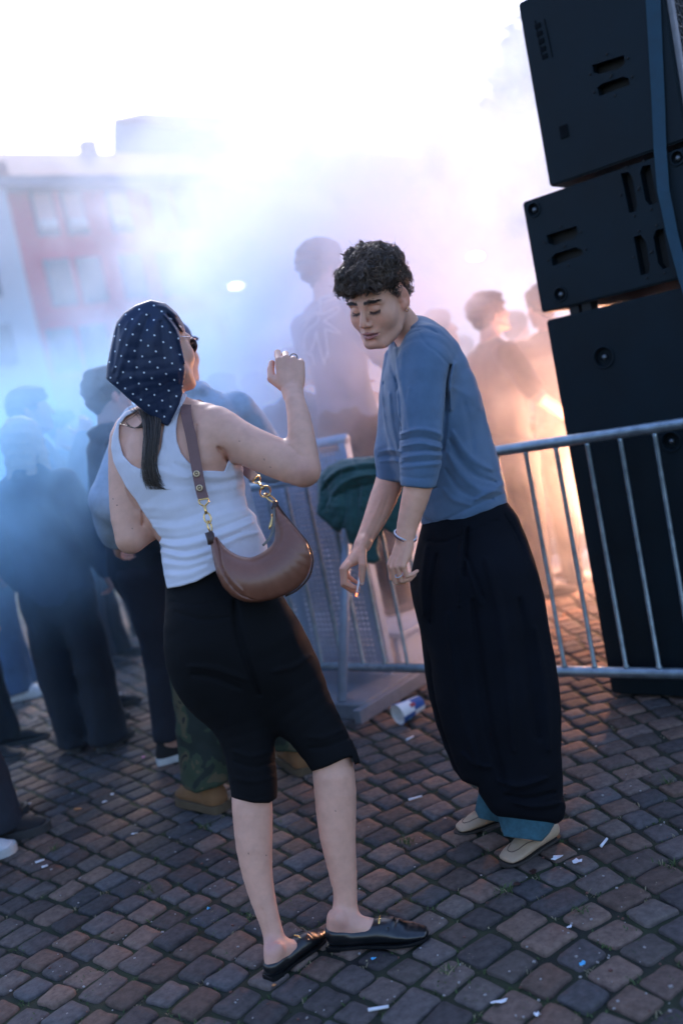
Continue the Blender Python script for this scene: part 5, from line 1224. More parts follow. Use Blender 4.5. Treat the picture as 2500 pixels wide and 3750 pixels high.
    # ---------------- tank top
    T = SDF(); torso(T)
    T.u(Chain(PX([(640, 1535, 2.455, 58, .05), (700, 1533, 2.445, 58, .052)]), k=.02), .035); T.u(Chain(PX([(580, 1545, 2.47, 58, .055), (500, 1560, 2.47, 62, .058), (462, 1610, 2.46, 60, .058), (452, 1700, 2.45, 50, .046)]), k=.02), .035)
    T.u(Chain(PX([(790, 1985, 2.43, 172, .105), (790, 2060, 2.43, 180, .116), (795, 2150, 2.43, 188, .124)]), k=.02), .03)
    T.off(.0070)
    T.cut(Poly([(506, 1497), (460, 1506), (430, 1542), (411, 1600), (408, 1640), (415, 1690), (434, 1737), (463, 1787), (498, 1832), (522, 1870), (560, 1925), (588, 1968), (594, 2050), (606, 2120), (613, 2156), (660, 2148), (720, 2130), (800, 2085), (960, 2075), (985, 2000), (958, 1945), (940, 1915), (938, 1890), (905, 1857), (897, 1800), (900, 1740), (888, 1703), (868, 1688), (838, 1684), (822, 1727), (745, 1725), (694, 1695), (664, 1660), (648, 1618), (645, 1577), (652, 1530), (668, 1480), (690, 1440), (650, 1440),
                (612, 1520), (600, 1570), (590, 1640), (572, 1690), (542, 1720), (508, 1716), (483, 1701), (452, 1668), (437, 1603), (438, 1560), (462, 1526), (497, 1509)], 2.40), .003)
    for pts, w_, a in [([(575, 1985), (650, 2000), (760, 1975), (870, 1935), (925, 1912)], 10, .010), ([(580, 1968), (660, 1975), (760, 1950), (850, 1915), (915, 1888)], 9, -.009), ([(590, 2020), (680, 2040), (780, 2010), (880, 1965), (945, 1950)], 11, .010),
                       ([(592, 2002), (680, 2020), (780, 1992), (880, 1950)], 8, -.009), ([(600, 2062), (680, 2070), (760, 2050), (850, 2020)], 12, .007), ([(600, 2044), (690, 2055), (770, 2030)], 9, -.007), ([(606, 2105), (680, 2105), (760, 2075)], 12, .006), ([(604, 2086), (680, 2088), (750, 2065)], 9, -.005),
                       ([(560, 1930), (650, 1935), (750, 1905), (850, 1875), (905, 1868)], 12, .006), ([(550, 1900), (650, 1905), (760, 1870)], 12, -.005), ([(530, 1860), (640, 1860), (740, 1835)], 16, .004), ([(700, 1740), (760, 1745), (840, 1745), (888, 1720)], 12, .006), ([(715, 1765), (800, 1772), (885, 1750)], 12, -.006),
                       ([(640, 1700), (690, 1718), (740, 1722)], 12, -.006), ([(570, 1712), (620, 1735), (690, 1750)], 13, .006), ([(560, 1745), (640, 1775), (700, 1780)], 14, -.004), ([(760, 1800), (830, 1790), (890, 1772)], 12, .005), ([(770, 1850), (840, 1830), (895, 1812)], 12, -.004), ([(845, 1692), (860, 1730), (866, 1790)], 12, .006), ([(600, 1590), (612, 1650), (600, 1700)], 8, .003), ([(625, 1570), (630, 1640), (640, 1700)], 6, -.002),
                       ([(430, 1560), (428, 1620), (444, 1672), (480, 1712), (520, 1727), (560, 1724)], 3.5, -.002), ([(612, 2142), (700, 2118), (790, 2078)], 3.5, -.002), ([(655, 1530), (654, 1600), (672, 1664), (700, 1702), (745, 1735), (820, 1737)], 3.5, -.002), ([(417, 1650), (440, 1730), (500, 1820), (570, 1920)], 3.5, -.0018)]: T.crease(pts, w_, a*.46)
    T.fn.append(lambda Q: .0012*smooth_noise(Q, 30, 41)+.0006*smooth_noise(Q, 80, 42))
    white_rib = mat('white_rib_cotton', (.70, .69, .75), rough=.9, var=.04, scale=20, bump=.35, bscale=1400, sheen=.2, spec=.2, wave=('X', 420, .6))
    sdf_obj(T, 'tank_top', white_rib, root, .0028, 2)
    # ---------------- capri trousers
    black = mat('black_stretch', (.003, .0034, .0045), rough=.85, var=.3, bump=.3, bscale=1300, spec=.2)
    C = SDF()
    C.u(Chain(PX([(800, 2105, 2.43, 188, .112), (803, 2160, 2.43, 196, .118), (818, 2240, 2.425, 216, .130), (838, 2330, 2.42, 236, .140), (862, 2420, 2.42, 240, .138), (880, 2470, 2.42, 225, .125)]), k=.03), .01)
    C.u(Chain(PX([(760, 2280, 2.36, 110, .055), (790, 2350, 2.35, 120, .06), (810, 2420, 2.36, 100, .05)]), k=.02), .07); C.u(Chain(PX([(930, 2270, 2.36, 110, .055), (965, 2350, 2.35, 115, .06), (985, 2420, 2.36, 100, .05)]), k=.02), .07)
    C.u(Chain(PX([(800, 2400, 2.42, 155, .115), (835, 2490, 2.41, 146, .105), (870, 2590, 2.405, 120, .088), (898, 2680, 2.40, 103, .076), (916, 2760, 2.395, 91, .068), (926, 2840, 2.39, 86, .065), (932, 2900, 2.385, 84, .064), (933, 2945, 2.38, 84, .064)]), k=.03), .04)
    C.u(Chain(PX([(960, 2380, 2.43, 160, .115), (1030, 2480, 2.425, 150, .105), (1092, 2580, 2.42, 122, .090), (1148, 2660, 2.41, 103, .076), (1196, 2740, 2.40, 94, .069), (1222, 2790, 2.395, 97, .070), (1236, 2830, 2.39, 100, .070)]), k=.03), .04)
    C.cut(Poly([(560, 2100), (1000, 2020), (1200, 2400), (1300, 2735), (1318, 2792), (1300, 2800), (1288, 2770), (1262, 2776), (1200, 2805), (1142, 2825), (1110, 2780), (1016, 2820), (1014, 2920), (985, 2940), (930, 2940), (846, 2920), (780, 2860), (680, 2700), (560, 2400)], 2.40), .006)
    for pts, w_, a in [([(640, 2240), (740, 2270), (840, 2260)], 9, -.004), ([(620, 2200), (720, 2215), (860, 2190)], 5, -.003), ([(860, 2200), (870, 2300), (905, 2420), (950, 2540)], 14, -.010), ([(700, 2470), (780, 2480), (880, 2520)], 12, -.006), ([(690, 2440), (790, 2450), (900, 2490)], 11, .005), ([(1000, 2460), (1080, 2440), (1140, 2400)], 12, .005), ([(855, 2750), (920, 2770), (1000, 2750)], 9, .005), ([(860, 2790), (930, 2810), (1005, 2790)], 9, -.005), ([(856, 2850), (930, 2862), (1008, 2845)], 9, .004),
                       ([(1130, 2700), (1190, 2700), (1260, 2670)], 9, .005), ([(1130, 2740), (1200, 2735), (1280, 2700)], 9, -.005), ([(850, 2902), (930, 2922), (1012, 2904)], 3, -.002)]: C.crease(pts, w_, a)
    C.fn.append(lambda Q: .0022*smooth_noise(Q, 14, 51))
    sdf_obj(C, 'capri_trousers', black, root, .004, 2)
    # ---------------- headscarf
    H = SDF()
    H.u(WF.ell((0, -.018, .036), (.087, .106, .096)), .01); H.u(WF.ell((0, -.065, .010), (.078, .062, .085)), .03)
    H.u(Chain(PX([(545, 1160, 2.38, 95, .07), (535, 1220, 2.36, 118, .062), (530, 1300, 2.35, 134, .050), (534, 1370, 2.345, 150, .036), (556, 1430, 2.35, 130, .022), (582, 1480, 2.355, 98, .013), (600, 1520, 2.36, 60, .009), (612, 1560, 2.363, 22, .006)]), k=.02), .04)
    H.cut(Poly([(552, 1098), (605, 1110), (648, 1146), (674, 1182), (684, 1212), (662, 1224), (654, 1250), (662, 1290), (680, 1340), (692, 1398), (694, 1425), (662, 1480), (614, 1563), (570, 1535), (520, 1498), (470, 1458), (425, 1415), (387, 1386), (390, 1345), (402, 1290), (418, 1215), (428, 1180), (455, 1145), (495, 1118)], 2.38), .010)
    H.sub(WF.ell((.055, .075, -.06), (.05, .07, .085)), .004)
    for pts, w_, a in [([(600, 1152), (622, 1175), (648, 1215), (662, 1265), (676, 1330)], 7, .009), ([(612, 1150), (634, 1175), (658, 1212), (668, 1240)], 6, -.009), ([(575, 1120), (610, 1128), (650, 1160)], 6, .004), ([(520, 1150), (480, 1220), (455, 1300), (430, 1380)], 14, .005), ([(545, 1160), (515, 1250), (500, 1350), (510, 1450)], 14, -.006),
                       ([(570, 1170), (560, 1270), (570, 1380), (595, 1500)], 16, .005), ([(590, 1180), (600, 1290), (620, 1400), (628, 1490)], 13, -.006), ([(612, 1200), (635, 1300), (655, 1400)], 10, .004), ([(432, 1200), (424, 1260), (416, 1340)], 8, -.004), ([(390, 1384), (470, 1452), (614, 1556), (690, 1425)], 4, .0016), ([(470, 1180), (440, 1260), (415, 1360)], 9, .004)]: H.crease(pts, w_, a)
    H.fn.append(lambda Q: .0012*smooth_noise(Q, 26, 61))
    navy = mat('navy_silk', (.009, .022, .062), rough=.5, var=.15, scale=10, bump=.25, bscale=900, sheen=.12, spec=.4)
    nt = navy.node_tree; b = nt.nodes['Principled BSDF']; L = nt.links.new; src = b.inputs['Base Color'].links[0].from_socket      # woven dots on a diagonal lattice
    uv = _n(nt, 'ShaderNodeUVMap', uv_map='UVMap'); fr = _n(nt, 'ShaderNodeVectorMath', operation='FRACTION'); L(uv.outputs[0], fr.inputs[0])
    sb = _n(nt, 'ShaderNodeVectorMath', operation='SUBTRACT'); sb.inputs[1].default_value = (.5, .5, 0); L(fr.outputs[0], sb.inputs[0])
    d1 = _n(nt, 'ShaderNodeVectorMath', operation='DOT_PRODUCT'); d1.inputs[1].default_value = (.65, -.56, 0); L(sb.outputs[0], d1.inputs[0])
    d2 = _n(nt, 'ShaderNodeVectorMath', operation='DOT_PRODUCT'); d2.inputs[1].default_value = (.47, .90, 0); L(sb.outputs[0], d2.inputs[0])
    cb = _n(nt, 'ShaderNodeCombineXYZ'); L(d1.outputs['Value'], cb.inputs[0]); L(d2.outputs['Value'], cb.inputs[1]); ln = _n(nt, 'ShaderNodeVectorMath', operation='LENGTH'); L(cb.outputs[0], ln.inputs[0])
    lt = _n(nt, 'ShaderNodeMapRange'); lt.inputs['From Min'].default_value = .068; lt.inputs['From Max'].default_value = .095; lt.inputs['To Min'].default_value = 1; lt.inputs['To Max'].default_value = 0; L(ln.outputs['Value'], lt.inputs['Value'])
    mx = _n(nt, 'ShaderNodeMix', data_type='RGBA'); L(lt.outputs['Result'], mx.inputs['Factor']); L(src, mx.inputs['A']); mx.inputs['B'].default_value = (.62, .68, .75, 1); L(mx.outputs['Result'], b.inputs['Base Color'])
    def uvf(V):
        q = (V-WF.o) @ np.stack([XC, YC], 1); A = np.linalg.inv(np.array([[.0182, -.0155], [-.0133, -.0252]]))
        return q @ A.T
    sdf_obj(H, 'headscarf', navy, root, .0028, 2, uvf=uvf)
    mb = MB(); pts = [W(578, 1500, 2.40), W(535, 1545, 2.36), W(520, 1580, 2.352), W(530, 1610, 2.35)]; mb.tube([W(560, 1520, 2.36), W(548, 1555, 2.352), W(552, 1590, 2.349), W(566, 1625, 2.347)], [.006, .012, .009, .001], 10, flat=(.3, (0, 1, 0))); mb.build('scarf_end', navy, root, True)
    # ---------------- hair below the scarf
    hair_m = mat('long_brown_hair', (.06, .045, .035), rough=.38, var=.15, scale=80, vcol=True, spec=.6)
    path = np.array([W(*p) for p in ((548, 1500, 2.37), (556, 1545, 2.352), (556, 1600, 2.342), (549, 1660, 2.336), (548, 1715, 2.334), (560, 1765, 2.335), (588, 1806, 2.34))]); path = catmull(path, 3); n = 420; rs = np.random.RandomState(8)
    wd = np.interp(np.linspace(0, 1, len(path)), [0, .25, .6, .85, 1], [.026, .021, .015, .013, .014]); off = rs.normal(0, .5, (n, 2)); off /= np.maximum(1, np.linalg.norm(off, axis=1))[:, None]; stop = rs.uniform(.82, 1.0, n); V = []; F = []; Cc = []
    for i in range(n):
        m = max(6, int(len(path)*stop[i])); c0 = np.array([.030, .022, .018])*(1-.0)+np.array([.14, .10, .075])*max(0, rs.uniform(-.4, 1))**2; ph = rs.uniform(0, 6.28)
        for j in range(m):
            t = j/(m-1); fl = np.array([off[i, 0]*wd[j]+.0015*math.sin(j*.7+ph)+(t**4)*off[i, 0]*.012, off[i, 1]*.008]); p = path[j]+fl[0]*XC-fl[1]*_F; r = .00075*(1-.7*t)
            V += [p-XC*r, p+XC*r, p-_F*r*.8]; Cc += [c0]*3
            if j: b0 = len(V)-6; F += [(b0, b0+1, b0+4, b0+3), (b0+1, b0+2, b0+5, b0+4), (b0+2, b0, b0+3, b0+5)]
    mesh_obj('hair', V, F, hair_m, root, True, cols=np.array(Cc)); hair_o = [o for o in root.children if o.name.startswith('hair')][0]
    V = []; F = []; Cc = []
    for pth, cnt, sp in (([(500, 1480, 2.39), (505, 1500, 2.375), (530, 1525, 2.365), (552, 1560, 2.35)], 60, .012), ([(545, 1530, 2.358), (530, 1555, 2.352), (500, 1568, 2.355), (470, 1560, 2.362), (440, 1552, 2.38)], 30, .004), ([(540, 1520, 2.36), (510, 1560, 2.355), (480, 1564, 2.36), (463, 1545, 2.37), (466, 1522, 2.38)], 12, .002), ([(520, 1500, 2.37), (480, 1530, 2.37), (450, 1550, 2.38)], 6, .002), ([(556, 1700, 2.334), (575, 1770, 2.336), (600, 1790, 2.338), (630, 1792, 2.342)], 16, .004), ([(556, 1700, 2.334), (552, 1760, 2.335), (552, 1795, 2.337)], 10, .003)):
        p0 = catmull(np.array([W(*p) for p in pth]), 4)
        for i in range(cnt):
            o_ = rs.normal(0, sp, 2); c0 = np.array([.04, .028, .022])*rs.uniform(.7, 2.2); m = len(p0)
            for j in range(m):
                t = j/(m-1); p = p0[j]+(o_[0]*XC-o_[1]*.4*_F)*(1-.3*t); r = .0006*(1-.7*t); V += [p-YC*r, p+YC*r, p-_F*r]; Cc += [c0]*3
                if j: b0 = len(V)-6; F += [(b0, b0+1, b0+4, b0+3), (b0+1, b0+2, b0+5, b0+4), (b0+2, b0, b0+3, b0+5)]
        mesh_obj('hair_wisp', V, F, hair_m, hair_o, True, cols=np.array(Cc)); V = []; F = []; Cc = []
    # ---------------- sunglasses
    lens = mat('dark_lens', (.02, .022, .03), rough=.08, spec=.9, coat=.5); wire = mat('silver_wire', (.7, .7, .72), rough=.25, metal=1)
    g = empty('sunglasses', WF.p((0, .1, .0)), 'dark sunglasses with thin silver arms worn by the woman in the headscarf', 'sunglasses')
    for sx in (-1, 1):
        mb = MB(); mb.ball(WF.p((sx*.033, .094, -.004)), (.027, .004, .020), 20, 10, WF.R @ np.array(Matrix.Rotation(-sx*.22, 3, 'Z'))); mb.build('lens', lens, g, True)
        mb = MB(); mb.tube([WF.p((sx*.059, .088, .008)), WF.p((sx*.071, .060, .010)), WF.p((sx*.076, .01, .010)), WF.p((sx*.073, -.015, -.005))], .0012, 6); mb.build('arm', wire, g, True)
        mb = MB(); mb.ring(WF.p((sx*.033, .095, -.004)), WF.R @ np.array([sx*.22, 1, 0]), .027, .0012, 24, 6, .74, ax=WF.R[:, 2]); mb.build('rim', wire, g, True)
    # ---------------- black loafers
    lea = mat('black_leather', (.006, .0075, .009), rough=.30, var=.2, bump=.15, bscale=300, spec=.6, coat=.3); gold = mat('gold_bit', (.8, .55, .2), rough=.25, metal=1)
    for F in (FL, FR):
        S = SDF(); shoe_ops(S, F); S.cut(Plane(F.p((0, 0, .010)), (0, 0, -1)), .003)
        S.sub(F.chain([(0, .012, .092, .024, .034), (0, .055, .086, .027, .036), (0, .108, .090, .026, .040)], udir=(1, 0, 0)), .004); S.sub(F.ell((0, .055, .075), (.055, .075, .022)), .008)
        for dy in (.175, .19, .205): S.sub(F.chain([(-.03, dy, .052, .0015), (0, dy+.004, .056, .0015), (.03, dy, .050, .0015)]), .006)
        sh = sdf_obj(S, 'loafer', lea, root, .0026, 1); sole(F, lea, sh, .008, z0=.004, heel=.014)
        mb = MB(); z = .056
        for sx in (-1, 1): mb.ring(F.p((sx*.021, .152, z-.004)), F.R @ np.array([sx*.75, .1, .65]), .0085*F.k, .0017, 20, 6)
        mb.tube([F.p((-.017, .152, z+.004)), F.p((-.006, .152, z+.0105)), F.p((0, .152, z+.009)), F.p((.006, .152, z+.0105)), F.p((.017, .152, z+.004))], [.0022, .0028, .0016, .0028, .0022], 8); mb.build('horsebit', gold, sh, True)
        mb = MB(); mb.tube([F.p((-.034, .148, .030)), F.p((-.024, .150, z-.004)), F.p((0, .152, z+.006)), F.p((.024, .150, z-.004)), F.p((.034, .148, .030))], .0065, 8, flat=(.35, (0, 1, 0))); mb.build('saddle', lea, sh, True)
woman()
# ------------------------------------------------------------------ shoulder bag
def bag():
    root = empty('shoulder_bag', W(960, 2200, 2.27), 'brown leather crescent shoulder bag with gold links hanging at the woman\'s hip', 'bag')
    lea = mat('brown_leather', (.19, .072, .042), rough=.36, var=.18, scale=8, bump=.12, bscale=500, spec=.5, coat=.25); lea_d = mat('dark_leather', (.05, .022, .016), rough=.45, bump=.2, bscale=500); strapm = mat('strap_leather', (.17, .085, .075), rough=.6, var=.1, bump=.3, bscale=900); gold = mat('gold_hardware', (.85, .55, .2), rough=.22, metal=1, var=.04)
    S = SDF()
    S.u(Chain(PX([(772, 1952, 2.275, 14, .012), (792, 2005, 2.27, 27, .022), (820, 2062, 2.265, 50, .035), (866, 2108, 2.26, 74, .044), (930, 2130, 2.258, 90, .050), (997, 2114, 2.26, 97, .052), (1052, 2068, 2.265, 92, .050), (1074, 2006, 2.27, 76, .042), (1058, 1945, 2.28, 52, .032), (1026, 1890, 2.295, 24, .020), (1010, 1850, 2.31, 11, .011)]), k=.01, sub=3), .01)
    S.cut(Poly([(758, 1945), (783, 1942), (800, 1962), (826, 1984), (858, 2004), (892, 2018), (925, 2016), (955, 1999), (980, 1975), (995, 1945), (999, 1900), (997, 1866), (1003, 1843), (1018, 1846), (1040, 1880), (1064, 1913), (1095, 1950), (1124, 1988), (1140, 2028), (1143, 2060), (1134, 2098), (1115, 2130), (1085, 2158), (1048, 2178), (1000, 2196), (950, 2206), (895, 2206), (850, 2188), (815, 2150), (792, 2100), (778, 2040), (768, 1990)], 2.26), .012)
    for pts, w_, a in [([(786, 1958), (801, 2003), (811, 2070), (838, 2132), (880, 2176), (930, 2196)], 3.5, -.005), ([(795, 1970), (812, 2010), (824, 2070), (850, 2125), (890, 2166)], 6, .0025), ([(1018, 1858), (1064, 1922), (1112, 1986), (1130, 2040), (1122, 2092)], 4, -.0015)]: S.crease(pts, w_, a)
    body = sdf_obj(S, 'bag_body', lea, root, .0022, 1)
    mb = MB(); mb.tube(list(catmull(np.array([W(*p) for p in ((1014, 1846, 2.303), (1042, 1884, 2.285), (1067, 1916, 2.275), (1098, 1953, 2.268), (1127, 1990, 2.262), (1143, 2030, 2.26), (1145, 2062, 2.26), (1136, 2102, 2.26), (1116, 2134, 2.26), (1084, 2163, 2.26), (1045, 2183, 2.26))]), 3)), .0024, 8); mb.build('piping', lea_d, body, True)
    mb = MB(); mb.tube(list(catmull(np.array([W(*p) for p in ((1004, 1860, 2.29), (1002, 1905, 2.265), (998, 1945, 2.245), (984, 1975, 2.23), (962, 1998, 2.225))]), 3)), .0032, 8, flat=(.6, (0, 1, 0))); mb.build('zip', mat('zip_tape', (.16, .15, .13), rough=.5, metal=.4), body, True)
    mb = MB(); mb.tube([W(997, 1884, 2.26), W(995, 1902, 2.25), W(990, 1925, 2.24), W(986, 1938, 2.238)], [.003, .0022, .0035, .002], 8); mb.build('zip_pull', gold, body, True)
    for pts, hw in (([(764, 1948, 2.262), (772, 1972, 2.262), (776, 1992, 2.258)], 15), ([(1010, 1838, 2.30), (1007, 1852, 2.297), (1003, 1866, 2.294)], 11)):
        mb = MB(); mb.tube([W(*p) for p in pts], hw*2.26/FPX, 10, flat=(.75, (0, 1, 0))); mb.build('end_tab', lea_d, body, True)
    # strap
    def ribbon(pts, hw, th, name, m):
        P = catmull(np.array([[*W(p[0], p[1], p[2]), p[3]] for p in pts]), 4); V = []; n = len(P)
        for i in range(n):
            t = nz(P[min(i+1, n-1), :3]-P[max(i-1, 0), :3]); ang = P[i, 3]; nrm = -_F*math.cos(ang)+YC*math.sin(ang); sd = nz(np.cross(t, nrm)); nn = np.cross(sd, t)
            for a, b in ((-1, 0), (1, 0), (1, 1), (-1, 1)): V.append(P[i, :3]+sd*a*hw-nn*b*th)
        F = [(i*4+k, i*4+(k+1) % 4, (i+1)*4+(k+1) % 4, (i+1)*4+k) for i in range(n-1) for k in range(4)]+[(3, 2, 1, 0), ((n-1)*4, (n-1)*4+1, (n-1)*4+2, (n-1)*4+3)]
        o = mesh_obj(name, V, F, m, root, True); o.data.set_sharp_from_angle(angle=R_(40)); return o
    st = ribbon([(745, 1826, 2.285, 0), (735, 1790, 2.295, 0), (717, 1695, 2.318, 0), (700, 1600, 2.330, .10), (686, 1540, 2.343, .3), (681, 1500, 2.370, .8), (688, 1471, 2.425, 1.5), (730, 1476, 2.49, 2.2), (790, 1570, 2.545, 2.8), (850, 1660, 2.54, 3.0), (900, 1722, 2.50, 3.1), (936, 1752, 2.43, 3.3)], 19.5*2.32/FPX, .003, 'strap', strapm)
    for px, py in ((720, 1735), (731, 1787)):
        mb = MB(); c = W(px, py, 2.3015 if py < 1760 else 2.289)
        mb.ring(c, -_F, 9.5*2.3/FPX, .0021, 24, 8); mb.ball(c, .0032, 10, 6); mb.build('eyelet', mat('brass_eyelet', (.62, .48, .3), rough=.35, metal=.8), st, True)
    # links
    def lk(c, R, r, sx, ax, nrm=None): m_ = MB(); m_.ring(W(*c), (-_F if nrm is None else nrm), R, r, 24, 8, sx, ax=ax); m_.build('link', gold, root, True)
    dn = lambda a, b: nz(W(*b)-W(*a))
    def clasp(pts, name='swivel_clasp'):
        a, b, c, d, e = [W(*p) for p in pts]; t = nz(b-a); s_ = nz(np.cross(t, _F)); m_ = MB()
        m_.tube([a-s_*.012, a+s_*.012], .0022, 8); m_.tube([a-s_*.012, a-s_*.010+t*.010, b-s_*.003], .0022, 8); m_.tube([a+s_*.012, a+s_*.010+t*.010, b+s_*.003], .0022, 8)
        m_.tube([b, (b+c)/2, c], [.0048, .0032, .0042], 10); m_.build(name, gold, root, True)
        for p, q, k in ((c, d, .0), (d, e, 1.2)):
            cc = (p+q)/2; L = np.linalg.norm(q-p)*.62; t2 = nz(q-p); m2 = MB(); nr = nz(-_F*math.cos(k)+np.cross(t2, _F)*math.sin(k)); u = nz(np.cross(nr, t2))
            m2.tube([cc+L*math.cos(x)*t2+L*.62*math.sin(x)*u for x in np.linspace(0, 6.2832, 24, endpoint=False)], .0022, 8, closed=True); m2.build('link', gold, root, True)
    clasp([(745, 1828, 2.282), (749, 1852, 2.28), (756, 1882, 2.276), (764, 1912, 2.272), (772, 1944, 2.268)])
    clasp([(936, 1752, 2.42), (949, 1768, 2.40), (962, 1788, 2.37), (980, 1812, 2.34), (1002, 1838, 2.31)])
bag()
# ------------------------------------------------------------------ the crowd in the smoke
def camo():
    m = mat('camouflage', (.02, .03, .02), rough=.85, bump=.3, bscale=500); nt = m.node_tree; b = nt.nodes['Principled BSDF']; L = nt.links.new
    n = _n(nt, 'ShaderNodeTexNoise', Scale=9.0, Detail=2.5, Distortion=.8); tc = [x for x in nt.nodes if x.type == 'TEX_COORD'][0]; L(tc.outputs['Object'], n.inputs['Vector'])
    r = _n(nt, 'ShaderNodeValToRGB'); L(n.outputs['Fac'], r.inputs[0]); cr = r.color_ramp; cr.interpolation = 'CONSTANT'
    cr.elements[0].color = (.010, .018, .014, 1); cr.elements[1].position = .45; cr.elements[1].color = (.028, .045, .024, 1); e = cr.elements.new(.54); e.color = (.075, .065, .035, 1); e = cr.elements.new(.62); e.color = (.012, .012, .010, 1)
    L(r.outputs[0], b.inputs['Base Color']); return m
_mc = {}
def cm(name, col, **kw):
    if name not in _mc: _mc[name] = mat(name, col, rough=.85, var=.15, bump=.3, bscale=500, **kw)
    return _mc[name]
hairmat = lambda n, c: cm(n, c, spec=.4)
def crowd(label, foot, yaw, H=1.75, head=(0, 0, 0), skin=(.48, .28, .22), top=('dark_jacket', (.02, .03, .05)), bottom=('dark_trousers', (.012, .015, .025)), wide=1.0, shoes=('sneaker', 'black_shoes', (.015, .015, .018)),
          hair=('short', 'dark_hair', (.03, .022, .018)), arms=None, legs=None, sleeves='long', lean=0.0, z0=0.0, jacket=0, vox=.0065, lite=False, hips=1.0, tilt=0.0):
    s = H/1.75; R = rotm(yaw) @ rotm(0, 0, tilt); o = np.array([foot[0], foot[1], z0]); F = Frame(o, R, s)
    root = empty('person', o, label, 'person', 'people dancing in the smoke')
    L = lambda z: lean*(z/1.5)**1.5                         # forward lean
    legs = legs or [((-.10, .02), (-.11, .0)), ((.10, -.02), (.11, .0))]          # (foot xy), (knee xy) for left, right
    arms = arms or [((-.27, -.02, 1.15), (-.25, .10, .90)), ((.27, -.02, 1.15), (.25, .10, .90))]
    hl = rotm(R_(head[0]), R_(head[1]), R_(head[2])); HFm = Frame(F.p((0, .03+L(1.6), 1.635)), R @ hl, s*.95)
    S = SDF(); head_ops(S, HFm, True, detail=False)
    S.u(F.chain([(0, -.01+L(1.4), 1.40, .075, .065), (0, .0+L(1.48), 1.48, .056, .058), (0, .015+L(1.56), 1.58, .054, .056)]), .03)
    tors = [(0, .0+L(1.42), 1.44, .10, .06), (0, -.01+L(1.38), 1.38, .175, .095), (0, 0+L(1.25), 1.25, .165, .105), (0, .0+L(1.10), 1.10, .145, .098), (0, 0+L(.98), .98, .155*hips, .105), (0, 0, .88, .165*hips, .11)]
    S.u(F.chain([(a, b, c, d*.93, e*.9) for a, b, c, d, e in tors]), .03)
    tipz = []
    for i, (el, hd) in enumerate(arms):
        sx = -1 if i == 0 else 1; sh = np.array([sx*.185, -.01+L(1.4), 1.395]); el = np.array(el); hd = np.array(hd)
        S.u(F.chain([(*sh, .052, .052), (*((sh+el)/2), .044, .044), (*el, .038, .038)], udir=(0, 1, .2)), .03)
        S.u(F.chain([(*el, .038, .038), (*(el*.6+hd*.4), .036, .036), (*hd, .026, .022)], udir=(0, 1, .2)), .015)
        X = R @ nz(hd-el); side = R @ np.array([sx, .2, .1]); hand_ops(S, F.p(hd), X, side, 1 if i else -1, .92*s, flex=[(25, 35, 20), (30, 40, 20), (35, 42, 20), (40, 45, 20)])
    for i, (ft, kn) in enumerate(legs):
        S.u(F.chain([((-1, 1)[i]*.09, 0, .88, .085, .085), (*kn, .48, .055, .058), (*ft, .10, .036, .040)]), .04)
    Fs = []
    for i, (ft, kn) in enumerate(legs):
        f = R @ nz([(-1, 1)[i]*.18, 1, 0]); a = F.p((ft[0], ft[1], 0)); a[2] = z0; Fr, _ = shoe_frame(a-f*.07*s, a+f*.21*s); Fr.o = Fr.o+np.array([0, 0, z0]); Fs.append(Fr)
        S.u(Fr.chain([(0, .05, .07, .03, .036), (0, .14, .035, .03, .024), (0, .20, .03, .03, .016)], udir=(1, 0, 0)), .02)
    sdf_obj(S, 'body', skin_m, root, vox, 1, cols=lambda V: face_cols(HFm, V, skin, brow=(.05, .035, .03)))
    # top
    T = SDF(); g = .012+.012*jacket
    T.u(F.chain([(a, b, c, d+g, e+g) for a, b, c, d, e in tors]), .01)
    if jacket: T.u(F.chain([(0, .01+L(1.1), 1.10, .175, .13), (0, .01, .95, .185, .14), (0, .01, .84, .19, .145)]), .04); T.u(F.chain([(-.07, -.01+L(1.46), 1.475, .03, .05), (0, -.04+L(1.48), 1.49, .07, .035), (.07, -.01+L(1.46), 1.475, .03, .05)], udir=(0, 1, 0)), .02)
    for i, (el, hd) in enumerate(arms):
        sx = -1 if i == 0 else 1; sh = np.array([sx*.185, -.01+L(1.4), 1.395]); el = np.array(el); hd = np.array(hd); e2 = sh+(el-sh)*(.78 if sleeves == 'short' else 1)
        T.u(F.chain([(*sh, .062+g*.6, .062+g*.6), (*((sh+e2)/2), .055+g, .055+g), (*e2, .050+g, .050+g)], udir=(0, 1, .2)), .03)
        if sleeves == 'long': T.u(F.chain([(*el, .050+g, .050+g), (*(el*.5+hd*.5), .044+g, .044+g), (*(el*.08+hd*.92), .036+g*.7, .036+g*.7)], udir=(0, 1, .2)), .02)
    T.cut(Plane(F.p((0, 0, .80 if jacket else .90)), (0, 0, -1)), .01); T.fn.append(lambda Q: .006*smooth_noise(Q, 16, int(H*100))+.003*smooth_noise(Q, 40, 7))
    top_o = sdf_obj(T, 'jacket' if jacket else 'shirt', cm(*top), root, vox*1.15, 2)
    # bottom
    B = SDF(); B.u(F.chain([(0, 0, .98, .155*hips, .108), (0, -.01, .90, .175*hips, .125), (0, 0, .82, .18*hips, .13)]), .01)
    for i, (ft, kn) in enumerate(legs):
        sx = -1 if i == 0 else 1
        B.u(F.chain([(sx*.09, 0, .84, .10, .115), ((sx*.09+kn[0])/2, kn[1]/2, .66, .088*wide**.5, .10), (*kn, .48, .072*wide, .080*wide), ((kn[0]+ft[0])/2, (kn[1]+ft[1])/2, .28, .066*wide**1.3, .076*wide**1.3), (ft[0], ft[1]+.01, .10, .062*wide**1.5, .078*wide**1.4), (ft[0], ft[1]+.01, .045, .062*wide**1.5, .080*wide**1.4)]), .05)
